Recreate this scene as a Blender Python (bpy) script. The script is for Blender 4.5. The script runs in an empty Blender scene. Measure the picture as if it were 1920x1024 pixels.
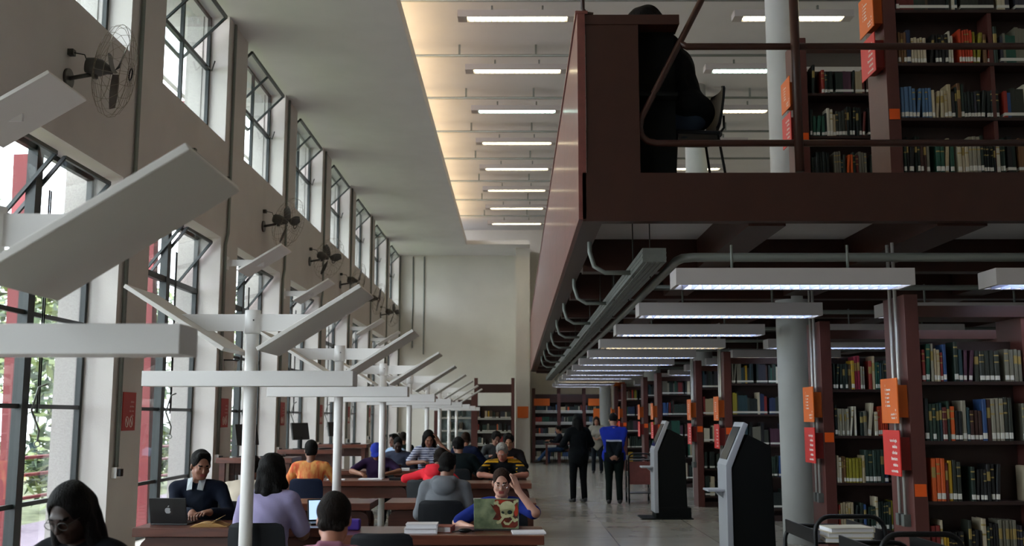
import bpy, bmesh, math, random
import numpy as np
from mathutils import Vector, Matrix
random.seed(7)
C = bpy.context.scene.collection
SC = bpy.context.scene
PI = math.pi
R = math.radians

# ---------------------------------------------------------------- camera
cam_d = bpy.data.cameras.new('camera'); cam = bpy.data.objects.new('camera', cam_d); C.objects.link(cam)
cam.location = (0, 0, 1.65)
cam.rotation_euler = (R(90) + math.atan(271/1950), 0, 0.00357)
cam_d.sensor_fit = 'HORIZONTAL'; cam_d.sensor_width = 36; cam_d.lens = 36*1950/1920
cam_d.clip_start = 0.05; cam_d.clip_end = 300
cam_d.dof.use_dof = True; cam_d.dof.focus_distance = 9.5; cam_d.dof.aperture_fstop = 2.8
SC.camera = cam
# ---------------------------------------------------------------- sky, exposure
wd = bpy.data.worlds.new('overcast_sky'); SC.world = wd; wd.use_nodes = True
nt = wd.node_tree; bgn = nt.nodes['Background']
tc = nt.nodes.new('ShaderNodeTexCoord'); sp = nt.nodes.new('ShaderNodeSeparateXYZ'); rp = nt.nodes.new('ShaderNodeValToRGB')
nt.links.new(tc.outputs['Generated'], sp.inputs[0]); nt.links.new(sp.outputs['Z'], rp.inputs[0]); nt.links.new(rp.outputs[0], bgn.inputs[0])
rp.color_ramp.elements[0].position = 0.0; rp.color_ramp.elements[0].color = (.84, .88, 1.0, 1)
rp.color_ramp.elements[1].position = 0.5; rp.color_ramp.elements[1].color = (.93, .95, 1.0, 1)
bgn.inputs[1].default_value = 6.0
SC.view_settings.view_transform = 'Standard'; SC.view_settings.look = 'None'
SC.view_settings.gamma = 1; SC.view_settings.use_curve_mapping = False
SC.view_settings.exposure = 0.82
SC.cycles.use_denoising = True
try: SC.cycles.denoiser = 'OPENIMAGEDENOISE'
except Exception: pass
SC.cycles.max_bounces = 8; SC.cycles.diffuse_bounces = 5; SC.cycles.glossy_bounces = 3
SC.cycles.transparent_max_bounces = 12; SC.cycles.transmission_bounces = 3
SC.cycles.sample_clamp_indirect = 6; SC.cycles.caustics_reflective = False; SC.cycles.caustics_refractive = False
SUN = bpy.data.lights.new('sun', 'SUN'); SUN.energy = .8; SUN.angle = R(25); SUN.color = (1, .97, .92)
sun = bpy.data.objects.new('sun', SUN); C.objects.link(sun); sun.rotation_euler = (R(20), R(-12), 0)
BAYS = [3.65 + 4.0*k for k in range(10)]          # far edge of every window bay along the hall
for yr in BAYS:                                    # portals: they only tell the renderer where sky light enters
    for z0, z1, w in ((.1, 4.4, 3.05), (5.88, 7.88, 2.85)):
        ld = bpy.data.lights.new('sky_portal', 'AREA'); ld.shape = 'RECTANGLE'; ld.size = z1 - z0; ld.size_y = w
        ld.cycles.is_portal = True
        lo = bpy.data.objects.new('sky_portal', ld); C.objects.link(lo)
        lo.location = (-4.82, yr - w/2, (z0+z1)/2); lo.rotation_euler = (0, R(-90), 0)

# ---------------------------------------------------------------- helpers
def lin(c):
    if isinstance(c, str):
        c = [int(c[i:i+2], 16)/255 for i in (0, 2, 4)]
        c = [x/12.92 if x <= .04045 else ((x+.055)/1.055)**2.4 for x in c]
    return (c[0], c[1], c[2], 1)

def mat(name, col, rough=.6, metal=0, noise=0, scale=8, bump=0, bscale=60, spec=.5, stretch=None, col2=None, emit=0, coat=0):
    m = bpy.data.materials.new(name); m.use_nodes = True
    t = m.node_tree; b = t.nodes['Principled BSDF']
    b.inputs['Base Color'].default_value = lin(col); b.inputs['Roughness'].default_value = rough
    b.inputs['Metallic'].default_value = metal; b.inputs['Specular IOR Level'].default_value = spec
    if coat: b.inputs['Coat Weight'].default_value = coat; b.inputs['Coat Roughness'].default_value = .15
    if emit: b.inputs['Emission Color'].default_value = lin(col); b.inputs['Emission Strength'].default_value = emit
    m.diffuse_color = lin(col)
    if noise or bump or col2:
        tcn = t.nodes.new('ShaderNodeTexCoord'); mp = t.nodes.new('ShaderNodeMapping')
        t.links.new(tcn.outputs['Object'], mp.inputs[0])
        if stretch: mp.inputs['Scale'].default_value = stretch
    if noise or col2:
        n = t.nodes.new('ShaderNodeTexNoise'); n.inputs['Scale'].default_value = scale; n.inputs['Detail'].default_value = 5
        t.links.new(mp.outputs[0], n.inputs['Vector'])
        r = t.nodes.new('ShaderNodeValToRGB'); t.links.new(n.outputs[0], r.inputs[0])
        a = lin(col)
        c2 = lin(col2) if col2 else tuple(max(0, min(1, x*(1+noise))) for x in a[:3]) + (1,)
        c1 = a if col2 else tuple(x*(1-noise) for x in a[:3]) + (1,)
        r.color_ramp.elements[0].position = .35; r.color_ramp.elements[0].color = c1
        r.color_ramp.elements[1].position = .65; r.color_ramp.elements[1].color = c2
        t.links.new(r.outputs[0], b.inputs['Base Color'])
    if bump:
        n2 = t.nodes.new('ShaderNodeTexNoise'); n2.inputs['Scale'].default_value = bscale; n2.inputs['Detail'].default_value = 3
        t.links.new(mp.outputs[0], n2.inputs['Vector'])
        bp = t.nodes.new('ShaderNodeBump'); bp.inputs['Strength'].default_value = bump; bp.inputs['Distance'].default_value = .01
        t.links.new(n2.outputs[0], bp.inputs['Height']); t.links.new(bp.outputs[0], b.inputs['Normal'])
    return m

def glass_mat(name, tint=(.93, .97, .96), refl=.09):
    m = bpy.data.materials.new(name); m.use_nodes = True; t = m.node_tree; t.nodes.clear()
    o = t.nodes.new('ShaderNodeOutputMaterial'); mx = t.nodes.new('ShaderNodeMixShader')
    a = t.nodes.new('ShaderNodeBsdfTransparent'); g = t.nodes.new('ShaderNodeBsdfGlossy')
    a.inputs[0].default_value = (*tint, 1); g.inputs['Roughness'].default_value = .02
    lw = t.nodes.new('ShaderNodeLayerWeight'); lw.inputs[0].default_value = .15
    ml = t.nodes.new('ShaderNodeMath'); ml.operation = 'MULTIPLY_ADD'; ml.inputs[1].default_value = .35; ml.inputs[2].default_value = refl*.4
    t.links.new(lw.outputs['Fresnel'], ml.inputs[0]); t.links.new(ml.outputs[0], mx.inputs[0])
    t.links.new(a.outputs[0], mx.inputs[1]); t.links.new(g.outputs[0], mx.inputs[2]); t.links.new(mx.outputs[0], o.inputs[0])
    return m

class MB:
    def __init__(s): s.bm = bmesh.new(); s.smooth = False
    def face(s, vs, mi=0):
        try: f = s.bm.faces.new(vs); f.material_index = mi; return f
        except ValueError: return None
    def hexa(s, p, mi=0):      # 8 points: bottom 4 ccw, top 4 ccw
        v = [s.bm.verts.new(q) for q in p]
        for a in ((3,2,1,0), (4,5,6,7), (0,1,5,4), (1,2,6,5), (2,3,7,6), (3,0,4,7)): s.face([v[i] for i in a], mi)
        return s
    def box(s, x0, x1, y0, y1, z0, z1, mi=0):
        return s.hexa([(x0,y0,z0),(x1,y0,z0),(x1,y1,z0),(x0,y1,z0),(x0,y0,z1),(x1,y0,z1),(x1,y1,z1),(x0,y1,z1)], mi)
    def obox(s, c, size, M=None, mi=0):   # centre, size, rotation matrix
        M = M or Matrix.Identity(3); c = Vector(c); h = [q/2 for q in size]
        p = [c + M @ Vector((a*h[0], b*h[1], d*h[2])) for a, b, d in ((-1,-1,-1),(1,-1,-1),(1,1,-1),(-1,1,-1),(-1,-1,1),(1,-1,1),(1,1,1),(-1,1,1))]
        return s.hexa(p, mi)
    def bar(s, p, q, w, h, up=(0,0,1), mi=0):   # box beam from p to q
        p, q = Vector(p), Vector(q); d = (q-p); L = d.length; d.normalize(); u = Vector(up)
        x = d.cross(u); x = x.normalized() if x.length > 1e-5 else Vector((1,0,0)); u = x.cross(d).normalized()
        M = Matrix((x, d, u)).transposed()
        return s.obox((p+q)/2, (w, L, h), M, mi)
    def tube(s, path, r, n=8, mi=0, closed=False, caps=True):
        P = [Vector(p) for p in path]; rr = r if isinstance(r, (list, tuple)) else [r]*len(P); rings = []
        N = len(P); prev = None
        for i, p in enumerate(P):
            if closed: d = P[(i+1) % N] - P[i-1]
            else: d = P[min(i+1, N-1)] - P[max(i-1, 0)]
            d.normalize()
            if prev is None:
                u = Vector((0,0,1)) if abs(d.z) < .9 else Vector((1,0,0)); x = d.cross(u).normalized()
            else:
                x = prev - d*prev.dot(d); x = x.normalized() if x.length > 1e-6 else d.orthogonal().normalized()
            prev = x; y = d.cross(x)
            rings.append([s.bm.verts.new(p + rr[i]*(math.cos(2*PI*k/n)*x + math.sin(2*PI*k/n)*y)) for k in range(n)])
        for i in range(N if closed else N-1):
            a, b = rings[i], rings[(i+1) % N]
            for k in range(n):
                f = s.face([a[k], a[(k+1) % n], b[(k+1) % n], b[k]], mi)
                if f: f.smooth = n > 5
        if caps and not closed: s.face(rings[0][::-1], mi); s.face(rings[-1], mi)
        return s
    def cyl(s, p, q, r, n=16, mi=0, r2=None): return s.tube([p, q], [r, r if r2 is None else r2], n, mi)
    def lathe(s, prof, n=24, c=(0,0,0), M=None, mi=0):  # prof: (r,z)
        M = M or Matrix.Identity(3); c = Vector(c); rings = []
        for r_, z in prof: rings.append([s.bm.verts.new(c + M @ Vector((r_*math.cos(2*PI*k/n), r_*math.sin(2*PI*k/n), z))) for k in range(n)])
        for a, b in zip(rings, rings[1:]):
            for k in range(n):
                f = s.face([a[k], a[(k+1) % n], b[(k+1) % n], b[k]], mi)
                if f: f.smooth = True
        if prof[0][0] > 1e-4: s.face(rings[0][::-1], mi)
        if prof[-1][0] > 1e-4: s.face(rings[-1], mi)
        return s
    def ball(s, c, r, n=12, mi=0):
        r3 = r if isinstance(r, (list, tuple)) else (r, r, r)
        M = Matrix(((r3[0],0,0),(0,r3[1],0),(0,0,r3[2])))
        return s.lathe([(math.sin(PI*i/n)+1e-5, -math.cos(PI*i/n)) for i in range(n+1)], n+4, c, M, mi)
    def prism(s, pts, a, b, axis='x', mi=0):   # 2D outline extruded along an axis
        def P(u, v, w): return {'x': (w, u, v), 'y': (u, w, v), 'z': (u, v, w)}[axis]
        A = [s.bm.verts.new(P(u, v, a)) for u, v in pts]; B = [s.bm.verts.new(P(u, v, b)) for u, v in pts]
        s.face(A[::-1], mi); s.face(B, mi); n = len(pts)
        for i in range(n): s.face([A[i], A[(i+1) % n], B[(i+1) % n], B[i]], mi)
        return s
    def build(s, name, mats, parent=None, loc=None, rot=None, bevel=0, seg=2):
        bmesh.ops.recalc_face_normals(s.bm, faces=s.bm.faces)
        me = bpy.data.meshes.new(name); s.bm.to_mesh(me); s.bm.free()
        for m in (mats if isinstance(mats, (list, tuple)) else [mats]): me.materials.append(m)
        o = bpy.data.objects.new(name, me); C.objects.link(o)
        if parent: o.parent = parent
        if loc: o.location = loc
        if rot: o.rotation_euler = rot
        if bevel:
            b = o.modifiers.new('bevel', 'BEVEL'); b.width = bevel; b.segments = seg; b.limit_method = 'ANGLE'; b.angle_limit = R(40)
        return o

def tag(o, label=None, cat=None, group=None, kind=None):
    if label: o['label'] = label
    if cat: o['category'] = cat
    if group: o['group'] = group
    if kind: o['kind'] = kind
    return o
def thing(name, label, cat, loc=(0,0,0), rz=0, group=None):
    o = bpy.data.objects.new(name, None); C.objects.link(o); o.location = loc; o.rotation_euler = (0,0,rz)
    o.empty_display_size = .1
    return tag(o, label, cat, group)
def copy_tree(o, parent=None, loc=None, rz=None, label=None, group=None):
    c = o.copy(); C.objects.link(c); c.parent = parent
    if loc is not None: c.location = loc
    if rz is not None: c.rotation_euler = (0,0,rz)
    if label: c['label'] = label
    if group: c['group'] = group
    for ch in list(o.children): copy_tree(ch, c)
    return c
def struct(name, mb, m, label=None, **k): return tag(mb.build(name, m, **k), label, None, None, 'structure')
ORD = ['nearest', 'second', 'third', 'fourth', 'fifth', 'sixth', 'seventh', 'eighth', 'ninth', 'tenth', 'eleventh', 'twelfth', 'thirteenth']
def nth(n): return ORD[n] if n == 0 else ORD[n] + ' nearest'
def nth_l(n): return ('first', *ORD[1:])[n] if n < 13 else '%dth' % (n+1)

# ---------------------------------------------------------------- materials
M = {}
M['wall'] = mat('painted plaster', 'cdc8c3', .85, noise=.03, scale=1.5, bump=.15, bscale=90)
M['wallfar'] = mat('pale plaster', 'd6d2c8', .85, noise=.03, scale=1.2)
M['ceil'] = mat('white ceiling', 'd6d5d5', .9, noise=.02, scale=2)
M['white'] = mat('white enamel', 'e9e8e6', .45)
M['housing'] = mat('lamp housing enamel', 'b2acaa', .5)
M['whitepole'] = mat('white pole paint', 'e6e4e2', .35)
M['board'] = mat('white reflector board', 'dedbd6', .6)
M['brown'] = mat('brown painted steel', '37190f', .42, noise=.08, scale=6)
M['brownwood'] = mat('reddish wood', '6a3222', .35, noise=.25, scale=5, stretch=(.6, 6, 6))
M['brownpanel'] = mat('varnished parapet panel', '74403a', .42, noise=.10, scale=3, stretch=(4, .5, 4), coat=.12)
M['tablewood'] = mat('table wood', '5c3022', .33, noise=.28, scale=4, stretch=(.7, 7, 7), coat=.25)
M['tableend'] = mat('dark table wood', '4a2418', .4, noise=.2, scale=4, stretch=(.7, 7, 7))
M['frame'] = mat('green black window steel', '18211f', .4)
M['black'] = mat('black plastic', '08090a', .45, spec=.3)
M['blackmat'] = mat('matte black', '070908', .75, spec=.15)
M['chair'] = mat('charcoal chair shell', '14171c', .6, spec=.25, bump=.1, bscale=200)
M['chairblue'] = mat('navy chair fabric', '0e1830', .7, spec=.2, bump=.1, bscale=200)
M['chrome'] = mat('chrome', 'b8b8b8', .2, metal=1)
M['galv'] = mat('galvanised metal', '6d716d', .5, metal=.6, noise=.12, scale=10)
M['galvl'] = mat('grey conduit', '7d827c', .5, metal=.3)
M['dgrey'] = mat('dark grey casting', '3a3b38', .5, metal=.3)
M['fan'] = mat('grey fan paint', '4e4b47', .45, metal=.3)
M['wire'] = mat('fan guard wire', '8f8878', .4, metal=.5)
M['concrete'] = mat('stippled concrete', 'b9b5b0', .9, noise=.12, scale=60, bump=.4, bscale=120)
M['red'] = mat('red painted steel', '7c2426', .5)
M['orange'] = mat('orange sign', 'e06a1c', .5)
M['redsign'] = mat('red sign', 'd0302a', .5)
M['darkredsign'] = mat('dark red notice', 'a8281e', .5)
M['ink'] = mat('white lettering', 'f0e6dc', .6)
M['paper'] = mat('paper', 'e4e4e8', .7)
M['cream'] = mat('cream pages', 'cfc3a2', .8)
M['glass'] = glass_mat('window glass')
M['shelf'] = mat('dark shelf steel', '2a1712', .5)
M['shelfend'] = mat('shelf upright brown', '552c26', .45, noise=.06, scale=8)
M['shelfedge'] = mat('pale label strip', 'a8a8a0', .6)
def emis(name, col, s):
    m = bpy.data.materials.new(name); m.use_nodes = True; t = m.node_tree; t.nodes.clear()
    o = t.nodes.new('ShaderNodeOutputMaterial'); e = t.nodes.new('ShaderNodeEmission')
    e.inputs[0].default_value = lin(col); e.inputs[1].default_value = s; t.links.new(e.outputs[0], o.inputs[0]); return m
M['tubewarm'] = emis('warm tube', 'fff0c4', 10)
M['tubecool'] = emis('cool tube', 'd8e8ff', 16)
M['tubecyan'] = emis('cyan tube', 'd4fff0', 9)
# polished floor with slab joints
def floor_mat():
    m = mat('polished concrete floor', '9a958a', .22, noise=.05, scale=1.6, spec=.6)
    t = m.node_tree; b = t.nodes['Principled BSDF']; ramp = [n for n in t.nodes if n.type == 'VALTORGB'][0]
    tcn = [n for n in t.nodes if n.type == 'TEX_COORD'][0]
    br = t.nodes.new('ShaderNodeTexBrick'); br.offset = 0; br.inputs['Scale'].default_value = 1
    br.inputs['Brick Width'].default_value = 1.35; br.inputs['Row Height'].default_value = 1.35
    br.inputs['Mortar Size'].default_value = .008; br.inputs['Color1'].default_value = (1,1,1,1); br.inputs['Color2'].default_value = (.9,.9,.9,1)
    br.inputs['Mortar'].default_value = (.45,.42,.4,1)
    t.links.new(tcn.outputs['Object'], br.inputs['Vector'])
    mx = t.nodes.new('ShaderNodeMix'); mx.data_type = 'RGBA'; mx.blend_type = 'MULTIPLY'; mx.inputs[0].default_value = 1
    t.links.new(ramp.outputs[0], mx.inputs[6]); t.links.new(br.outputs['Color'], mx.inputs[7]); t.links.new(mx.outputs[2], b.inputs['Base Color'])
    n = t.nodes.new('ShaderNodeTexNoise'); n.inputs['Scale'].default_value = 2.5; mr = t.nodes.new('ShaderNodeMapRange')
    mr.inputs[3].default_value = .17; mr.inputs[4].default_value = .27
    t.links.new(tcn.outputs['Object'], n.inputs['Vector']); t.links.new(n.outputs[0], mr.inputs[0]); t.links.new(mr.outputs[0], b.inputs['Roughness'])
    return m
M['floor'] = floor_mat()

# ================================================================ THE ROOM
XL, XR, YF, YB, ZS, ZC = -4.5, 11.0, 40.0, -3.0, 7.9, 8.9
struct('floor', MB().box(XL-.3, XR, YB, YF+.3, -.2, 0), M['floor'])
w = MB()
w.box(-4.9, XL, YB, BAYS[0]-3.05, 0, ZS)
for i, yr in enumerate(BAYS):
    nx = BAYS[i+1]-3.05 if i+1 < len(BAYS) else YF
    nu = BAYS[i+1]-2.85 if i+1 < len(BAYS) else YF
    w.box(-4.9, XL, yr, nx, 0, 4.38)                       # lower pier
    w.box(-4.9, XL, yr, nu, 5.88, ZS)                      # upper pier
    w.box(-4.9, XL, yr-3.05, yr, 0, .1)                    # kerb
    w.box(-5.15, -4.9, yr-.02, yr+.75, -.2, ZS, 1)          # outer concrete fin
w.box(-4.9, XL, BAYS[0]-3.05, YF, 4.38, 5.88)
w.box(-4.9, XL, BAYS[0]-3.05, BAYS[0]-2.85, 5.88, ZS)
struct('wall_left', w, [M['wall'], M['concrete']])
struct('wall_far', MB().box(-4.8, XR, YF, YF+.3, 0, ZC+.4).box(.0, .52, 38.2, YF, 0, ZS), M['wallfar'])
struct('wall_right', MB().box(XR, XR+.3, YB, YF+.3, 0, ZC+.4), M['wall'])
struct('wall_back', MB().box(-4.8, XR, YB-.3, YB, 0, ZC+.4), M['wall'])
struct('ceiling', MB().box(-4.8, XR, YB, YF, ZC, ZC+.3), M['ceil'])
sl = MB().box(-5.6, -1.86, YB, YF, ZS, ZS+.16)
sl.box(-1.86, .52, 37.4, YF, ZS, ZS+.16)
sl.box(-1.92, -1.80, YB, 37.4, ZS-.02, ZS+.22)
struct('ceiling_left', sl, M['ceil'])
# warm cove strip lying on the lowered slab, washing the upper ceiling
cv = MB(); cv.box(-2.42, -2.28, -2, 37, ZS+.16, ZS+.22, 0)
tag(cv.build('cove_light', [M['white']]), 'long warm cove light strip lying on the lowered ceiling slab', 'lamp')
for k in range(5):
    ld = bpy.data.lights.new('cove_lamp', 'AREA'); ld.shape = 'RECTANGLE'; ld.size = .3; ld.size_y = 7.6; ld.energy = 27; ld.color = (1, .66, .27)
    lo = bpy.data.objects.new('cove_lamp', ld); C.objects.link(lo); lo.location = (-2.35, 2.5+7.8*k, ZS+.26); lo.rotation_euler = (PI, R(22), 0)

# windows ------------------------------------------------------------------
def window_lower(yr, idx):
    y0, y1 = yr-3.05, yr; X = -4.86
    root = thing('window_%d' % idx, None, None, (X, y0, 0)); root['kind'] = 'structure'
    f = MB(); W = 3.05; ym = 1.66
    for y, t in ((.03, .06), (W-.03, .06)): f.box(-.03, .03, y-t/2, y+t/2, .1, 4.38)
    f.box(-.05, .05, ym-.07, ym+.07, .1, 4.38)
    for z in (.13, 4.35): f.box(-.03, .03, 0, W, z-.03, z+.03)
    for z in (.80, 1.76, 2.68): f.box(-.022, .022, 0, W, z-.022, z+.022)
    f.box(-.035, .035, 0, W, 3.50, 3.58)
    f.build('window_frame', M['frame'], root)
    g = MB(); g.box(-.004, .004, .05, ym-.06, .14, 3.52).box(-.004, .004, ym+.06, W-.05, .14, 3.52); g.build('pane', M['glass'], root)
    for a, b in ((.1, ym-.1), (ym+.1, W-.1)):                # tilting sashes in the head of the window
        s = MB(); h = .80; Mx = Matrix.Rotation(R(38), 3, 'Y'); c = Vector((0, 0, 3.97))
        def P(y, v): return c + Mx @ Vector((0, y, v))
        s.bar(P(a, h/2), P(b, h/2), .035, .04); s.bar(P(a, -h/2), P(b, -h/2), .035, .04)
        for y in (a, b): s.bar(P(y, -h/2), P(y, h/2), .035, .035, up=(0,1,0))
        so = s.build('sash', M['frame'], root)
        g = MB(); g.hexa([P(a, -h/2), P(b, -h/2), P(b, -h/2)+Vector((.005,0,0)), P(a, -h/2)+Vector((.005,0,0)), P(a, h/2), P(b, h/2), P(b, h/2)+Vector((.005,0,0)), P(a, h/2)+Vector((.005,0,0))])
        g.build('sash_pane', M['glass'], so)
    c = MB(); c.tube([(.10, ym+.13, 3.95), (.11, ym+.13, 1.7)], .008, 6); c.tube([(.10, ym+.17, 3.95), (.11, ym+.17, 1.78)], .008, 6)
    c.build('pull_cord', M['black'], root)
    c = MB(); c.tube([(.06, ym+.12, 1.72), (.12, ym+.12, 1.95), (.16, ym+.20, 1.98)], .011, 6)
    c.tube([(.06, ym+.12, 1.72), (.12, ym+.18, 1.52), (.10, ym+.20, 1.42)], .011, 6)
    c.tube([(.10+.028*math.sin(t), ym+.2, 1.39+.028*math.cos(t)) for t in [i*PI/5 for i in range(10)]], .007, 5, closed=True)
    c.build('handle', M['galvl'], root)
    return root
def window_upper(yr, idx):
    y0 = yr-2.85; X = -4.80; W = 2.85
    root = thing('window_%d' % idx, None, None, (X, y0, 0)); root['kind'] = 'structure'
    f = MB(); m1 = 1.55
    for y in (.03, m1, W-.03): f.box(-.025, .025, y-.03, y+.03, 5.88, 7.88)
    for z in (5.91, 7.86): f.box(-.02, .02, 0, W, z-.02, z+.02)
    f.box(-.03, .03, 0, W, 7.0, 7.06)
    f.build('window_frame', M['frame'], root)
    g = MB(); g.box(-.004, .004, .05, m1-.02, 5.92, 7.02).box(-.004, .004, m1+.02, W-.05, 5.92, 7.02); g.build('pane', M['glass'], root)
    s = MB(); h = .94; Mx = Matrix.Rotation(R(45), 3, 'Y'); c = Vector((0, 0, 7.44)); a, b = .12, W-.30
    def P(y, v): return c + Mx @ Vector((0, y, v))
    s.bar(P(a, h/2), P(b, h/2), .04, .05); s.bar(P(a, -h/2), P(b, -h/2), .04, .05)
    for y in (a, (a+b)/2, b): s.bar(P(y, -h/2), P(y, h/2), .03, .04, up=(0,1,0))
    so = s.build('sash', M['frame'], root)
    g = MB(); e = Vector((.005,0,0)); g.hexa([P(a,-h/2), P(b,-h/2), P(b,-h/2)+e, P(a,-h/2)+e, P(a,h/2), P(b,h/2), P(b,h/2)+e, P(a,h/2)+e]); g.build('sash_pane', M['glass'], so)
    c = MB(); c.tube([(.02, W-.22, 7.05), (.12, W-.22, 6.95), (.16, W-.22, 7.1)], .012, 6); c.build('stay', M['dgrey'], root)
    return root
n = 1
for yr in BAYS: window_lower(yr, n); n += 1
for yr in BAYS: window_upper(yr, n); n += 1
# ================================================================ OUTSIDE
tag(MB().box(-60, -8.2, -20, 70, -.5, -.25).build('lawn', mat('grass', '7f8468', .9, noise=.3, scale=3)), kind='stuff', label='bright lawn outside the tall windows', cat='grass')
struct('walkway', MB().box(-8.2, -4.8, -20, 60, -.4, -.12), mat('walkway concrete', '8f8092', .8, noise=.08, scale=4), 'purplish concrete walkway outside the windows')
# awning roof of the walkway seen through the upper windows
rf = MB()
for k in range(12): rf.box(-10.3+k*.26, -10.18+k*.26, -6, 41, 8.72, 8.76, 1)
for k in range(12): rf.box(-10.4, -7.3, -5.35+k*4.0, -5.25+k*4.0, 8.6, 8.72, 0)
for k in range(6): rf.box(-10.4, -10.28, -5.35+k*8, -5.23+k*8, -.3, 8.7, 0)
struct('walkway_canopy', rf, [M['red'], mat('canopy white sheet', 'd8d4d6', .6)], 'canopy over the outside walkway')
proto = None
for i, yr in enumerate(BAYS[1:]):
    lab = 'red steel post outside, standing by the %s tall window bay in view' % ORD[i]
    o = MB().bar((0,0,-.12), (-.1,0,4.5), .16, .20, up=(0,1,0)).build('steel_post', M['red'], loc=(-5.30, yr-.50, 0)) if i == 0 else copy_tree(proto, loc=(-5.30, yr-.50, 0))
    if i == 0: proto = o
    tag(o, lab, 'post', 'red posts outside the windows')
rail = thing('railing', 'red metal railing along the outside walkway, in front of the shrubs', 'railing', (-8.0, 0, 0))
r_ = MB()
for z in (.35, .72, 1.0): r_.tube([(0, -5, z), (0, 50, z)], .03, 8)
r_.build('rail', M['red'], rail)
for k in range(14): MB().box(-.03, .03, -5+4*k-.03, -5+4*k+.03, -.12, 1.02).build('post', M['red'], rail)
fn = MB()
for z in (.3, 1.75): fn.box(-.02, .02, 0, 60, z, z+.05)
for k in range(300): fn.box(-.012, .012, k*.2, k*.2+.03, -.25, 2.0)
tag(fn.build('fence', mat('white fence bars', 'e8e8ee', .5), loc=(-17, 5, 0)), 'white picket fence of thin upright bars beyond the shrubs', 'fence')
LEAF = [mat('leaf light', '8f9c68', .6, noise=.35, scale=2), mat('leaf mid', '53664a', .6, noise=.35, scale=2), mat('leaf dark', '364534', .6, noise=.3, scale=2)]
TRUNK = mat('bark', '4a3d32', .9, noise=.3, scale=8)
def leaves(n, cx, cy, cz, rx, ry, rz, size, seed, long=1.5):
    rnd = random.Random(seed); b = MB()
    for _ in range(n):
        while True:
            u = Vector((rnd.uniform(-1,1), rnd.uniform(-1,1), rnd.uniform(-1,1)))
            if .2 < u.length < 1: break
        c = Vector((cx+u.x*rx, cy+u.y*ry, cz+u.z*rz)); a = Vector((rnd.gauss(0,1), rnd.gauss(0,1), rnd.gauss(0,.6))).normalized(); d = a.orthogonal().normalized()
        s = size*rnd.uniform(.6, 1.3)
        v = [b.bm.verts.new(c+q) for q in (a*s*long, d*s*.5, -a*s*long, -d*s*.5)]
        b.face(v, rnd.choice((0,0,1,1,2)))
    return b
def tree(loc, h, r, label, seed):
    t = thing('garden_tree', label, 'tree', loc, 0, 'trees beyond the fence')
    leaves(int(1500), 0, 0, h*.62, r, r, h*.42, .16, seed).build('foliage', LEAF, t)
    b = MB().tube([(0,0,-.245), (.1,0,h*.3), (0,.1,h*.7)], [.16,.12,.06], 8); b.build('trunk', TRUNK, t)
for i, (x, y, h, r) in enumerate([(-13,17,7,2.6), (-15,24,8,3), (-12.5,30,6.5,2.4), (-16,37,8.5,3.2), (-14,46,8,3), (-20,30,9,3.5), (-22,48,9,3.6)]):
    tree((x, y, 0), h, r, 'leafy green tree outside the windows, %s of the trees from the camera' % nth(i), 30+i)
for i, (x, y) in enumerate([(-9.2, 15.5), (-9.6, 18.2), (-9.3, 21.5), (-9.8, 25), (-9.4, 29), (-9.6, 34)]):
    s = thing('garden_shrub', 'long-leaved green shrub behind the red railing, %s of the shrubs' % nth(i), 'shrub', (x, y, 0), 0, 'shrubs behind the railing')
    leaves(420, 0, 0, .72, .8, .9, .85, .10, 60+i, 2.4).build('foliage', LEAF, s)
    MB().tube([(0,0,-.248), (0,0,.6)], .03, 6).build('stem', TRUNK, s)

# ================================================================ MEZZANINE
MX0, MY0, MZ0, MZ1 = .57, 8.68, 3.30, 3.72
CROSS = [11.33 + 2.65*k for k in range(11) if 11.33+2.65*k < 38]
MY1 = 38.1
LONG = [(2.0, 2.32), (3.62, 4.05), (5.9, 6.3), (8.3, 8.7)]
struct('mezzanine_floor', MB().box(MX0+.12, XR, MY0+.1, MY1, 3.60, 3.70), M['ceil'], 'white soffit and floor slab of the mezzanine')
b = MB().box(MX0, XR, MY0, MY0+.12, MZ0, MZ1)               # front edge beam
b.box(MX0, MX0+.17, MY0+.12, MY1, MZ0, MZ1)                   # side edge beam
struct('mezzanine_edge_beam', b, M['brown'], 'brown edge beam around the mezzanine')
for y in CROSS: struct('mezzanine_cross_beam', MB().box(MX0+.17, XR, y, y+.22, 3.24, 3.599), M['brown'])
for x0, x1 in LONG: struct('mezzanine_long_beam', MB().box(x0, x1, MY0+.12, MY1, 3.28, 3.597), M['brown'])
pn = MB(); 
for k in range(12): pn.box(MX0-.035, MX0+.035, MY0+k*2.45, MY0+2.445+k*2.45, 3.315, 5.14)
pn.box(MX0-.05, MX0+.06, MY0, MY1, 5.14, 5.17)
struct('mezzanine_parapet', pn, M['brownpanel'], 'reddish varnished wooden parapet along the side of the mezzanine', bevel=.004)
# study carrel at the corner
ca = thing('study_carrel', 'dark brown study carrel at the front corner of the upper floor', 'desk', (.61, 8.70, 3.72))
MB().box(0, .46, 0, .04, 0, 1.329).build('side_panel', M['brown'], ca, bevel=.004)
MB().box(-.02, .82, -.004, .24, 1.33, 1.42).build('top', M['brown'], ca, bevel=.004)
MB().box(.46, .80, .19, .22, 0, 1.33).build('back_panel', M['blackmat'], ca)
MB().box(.04, .80, .04, .19, .70, .73).build('desk_board', M['blackmat'], ca)
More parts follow.
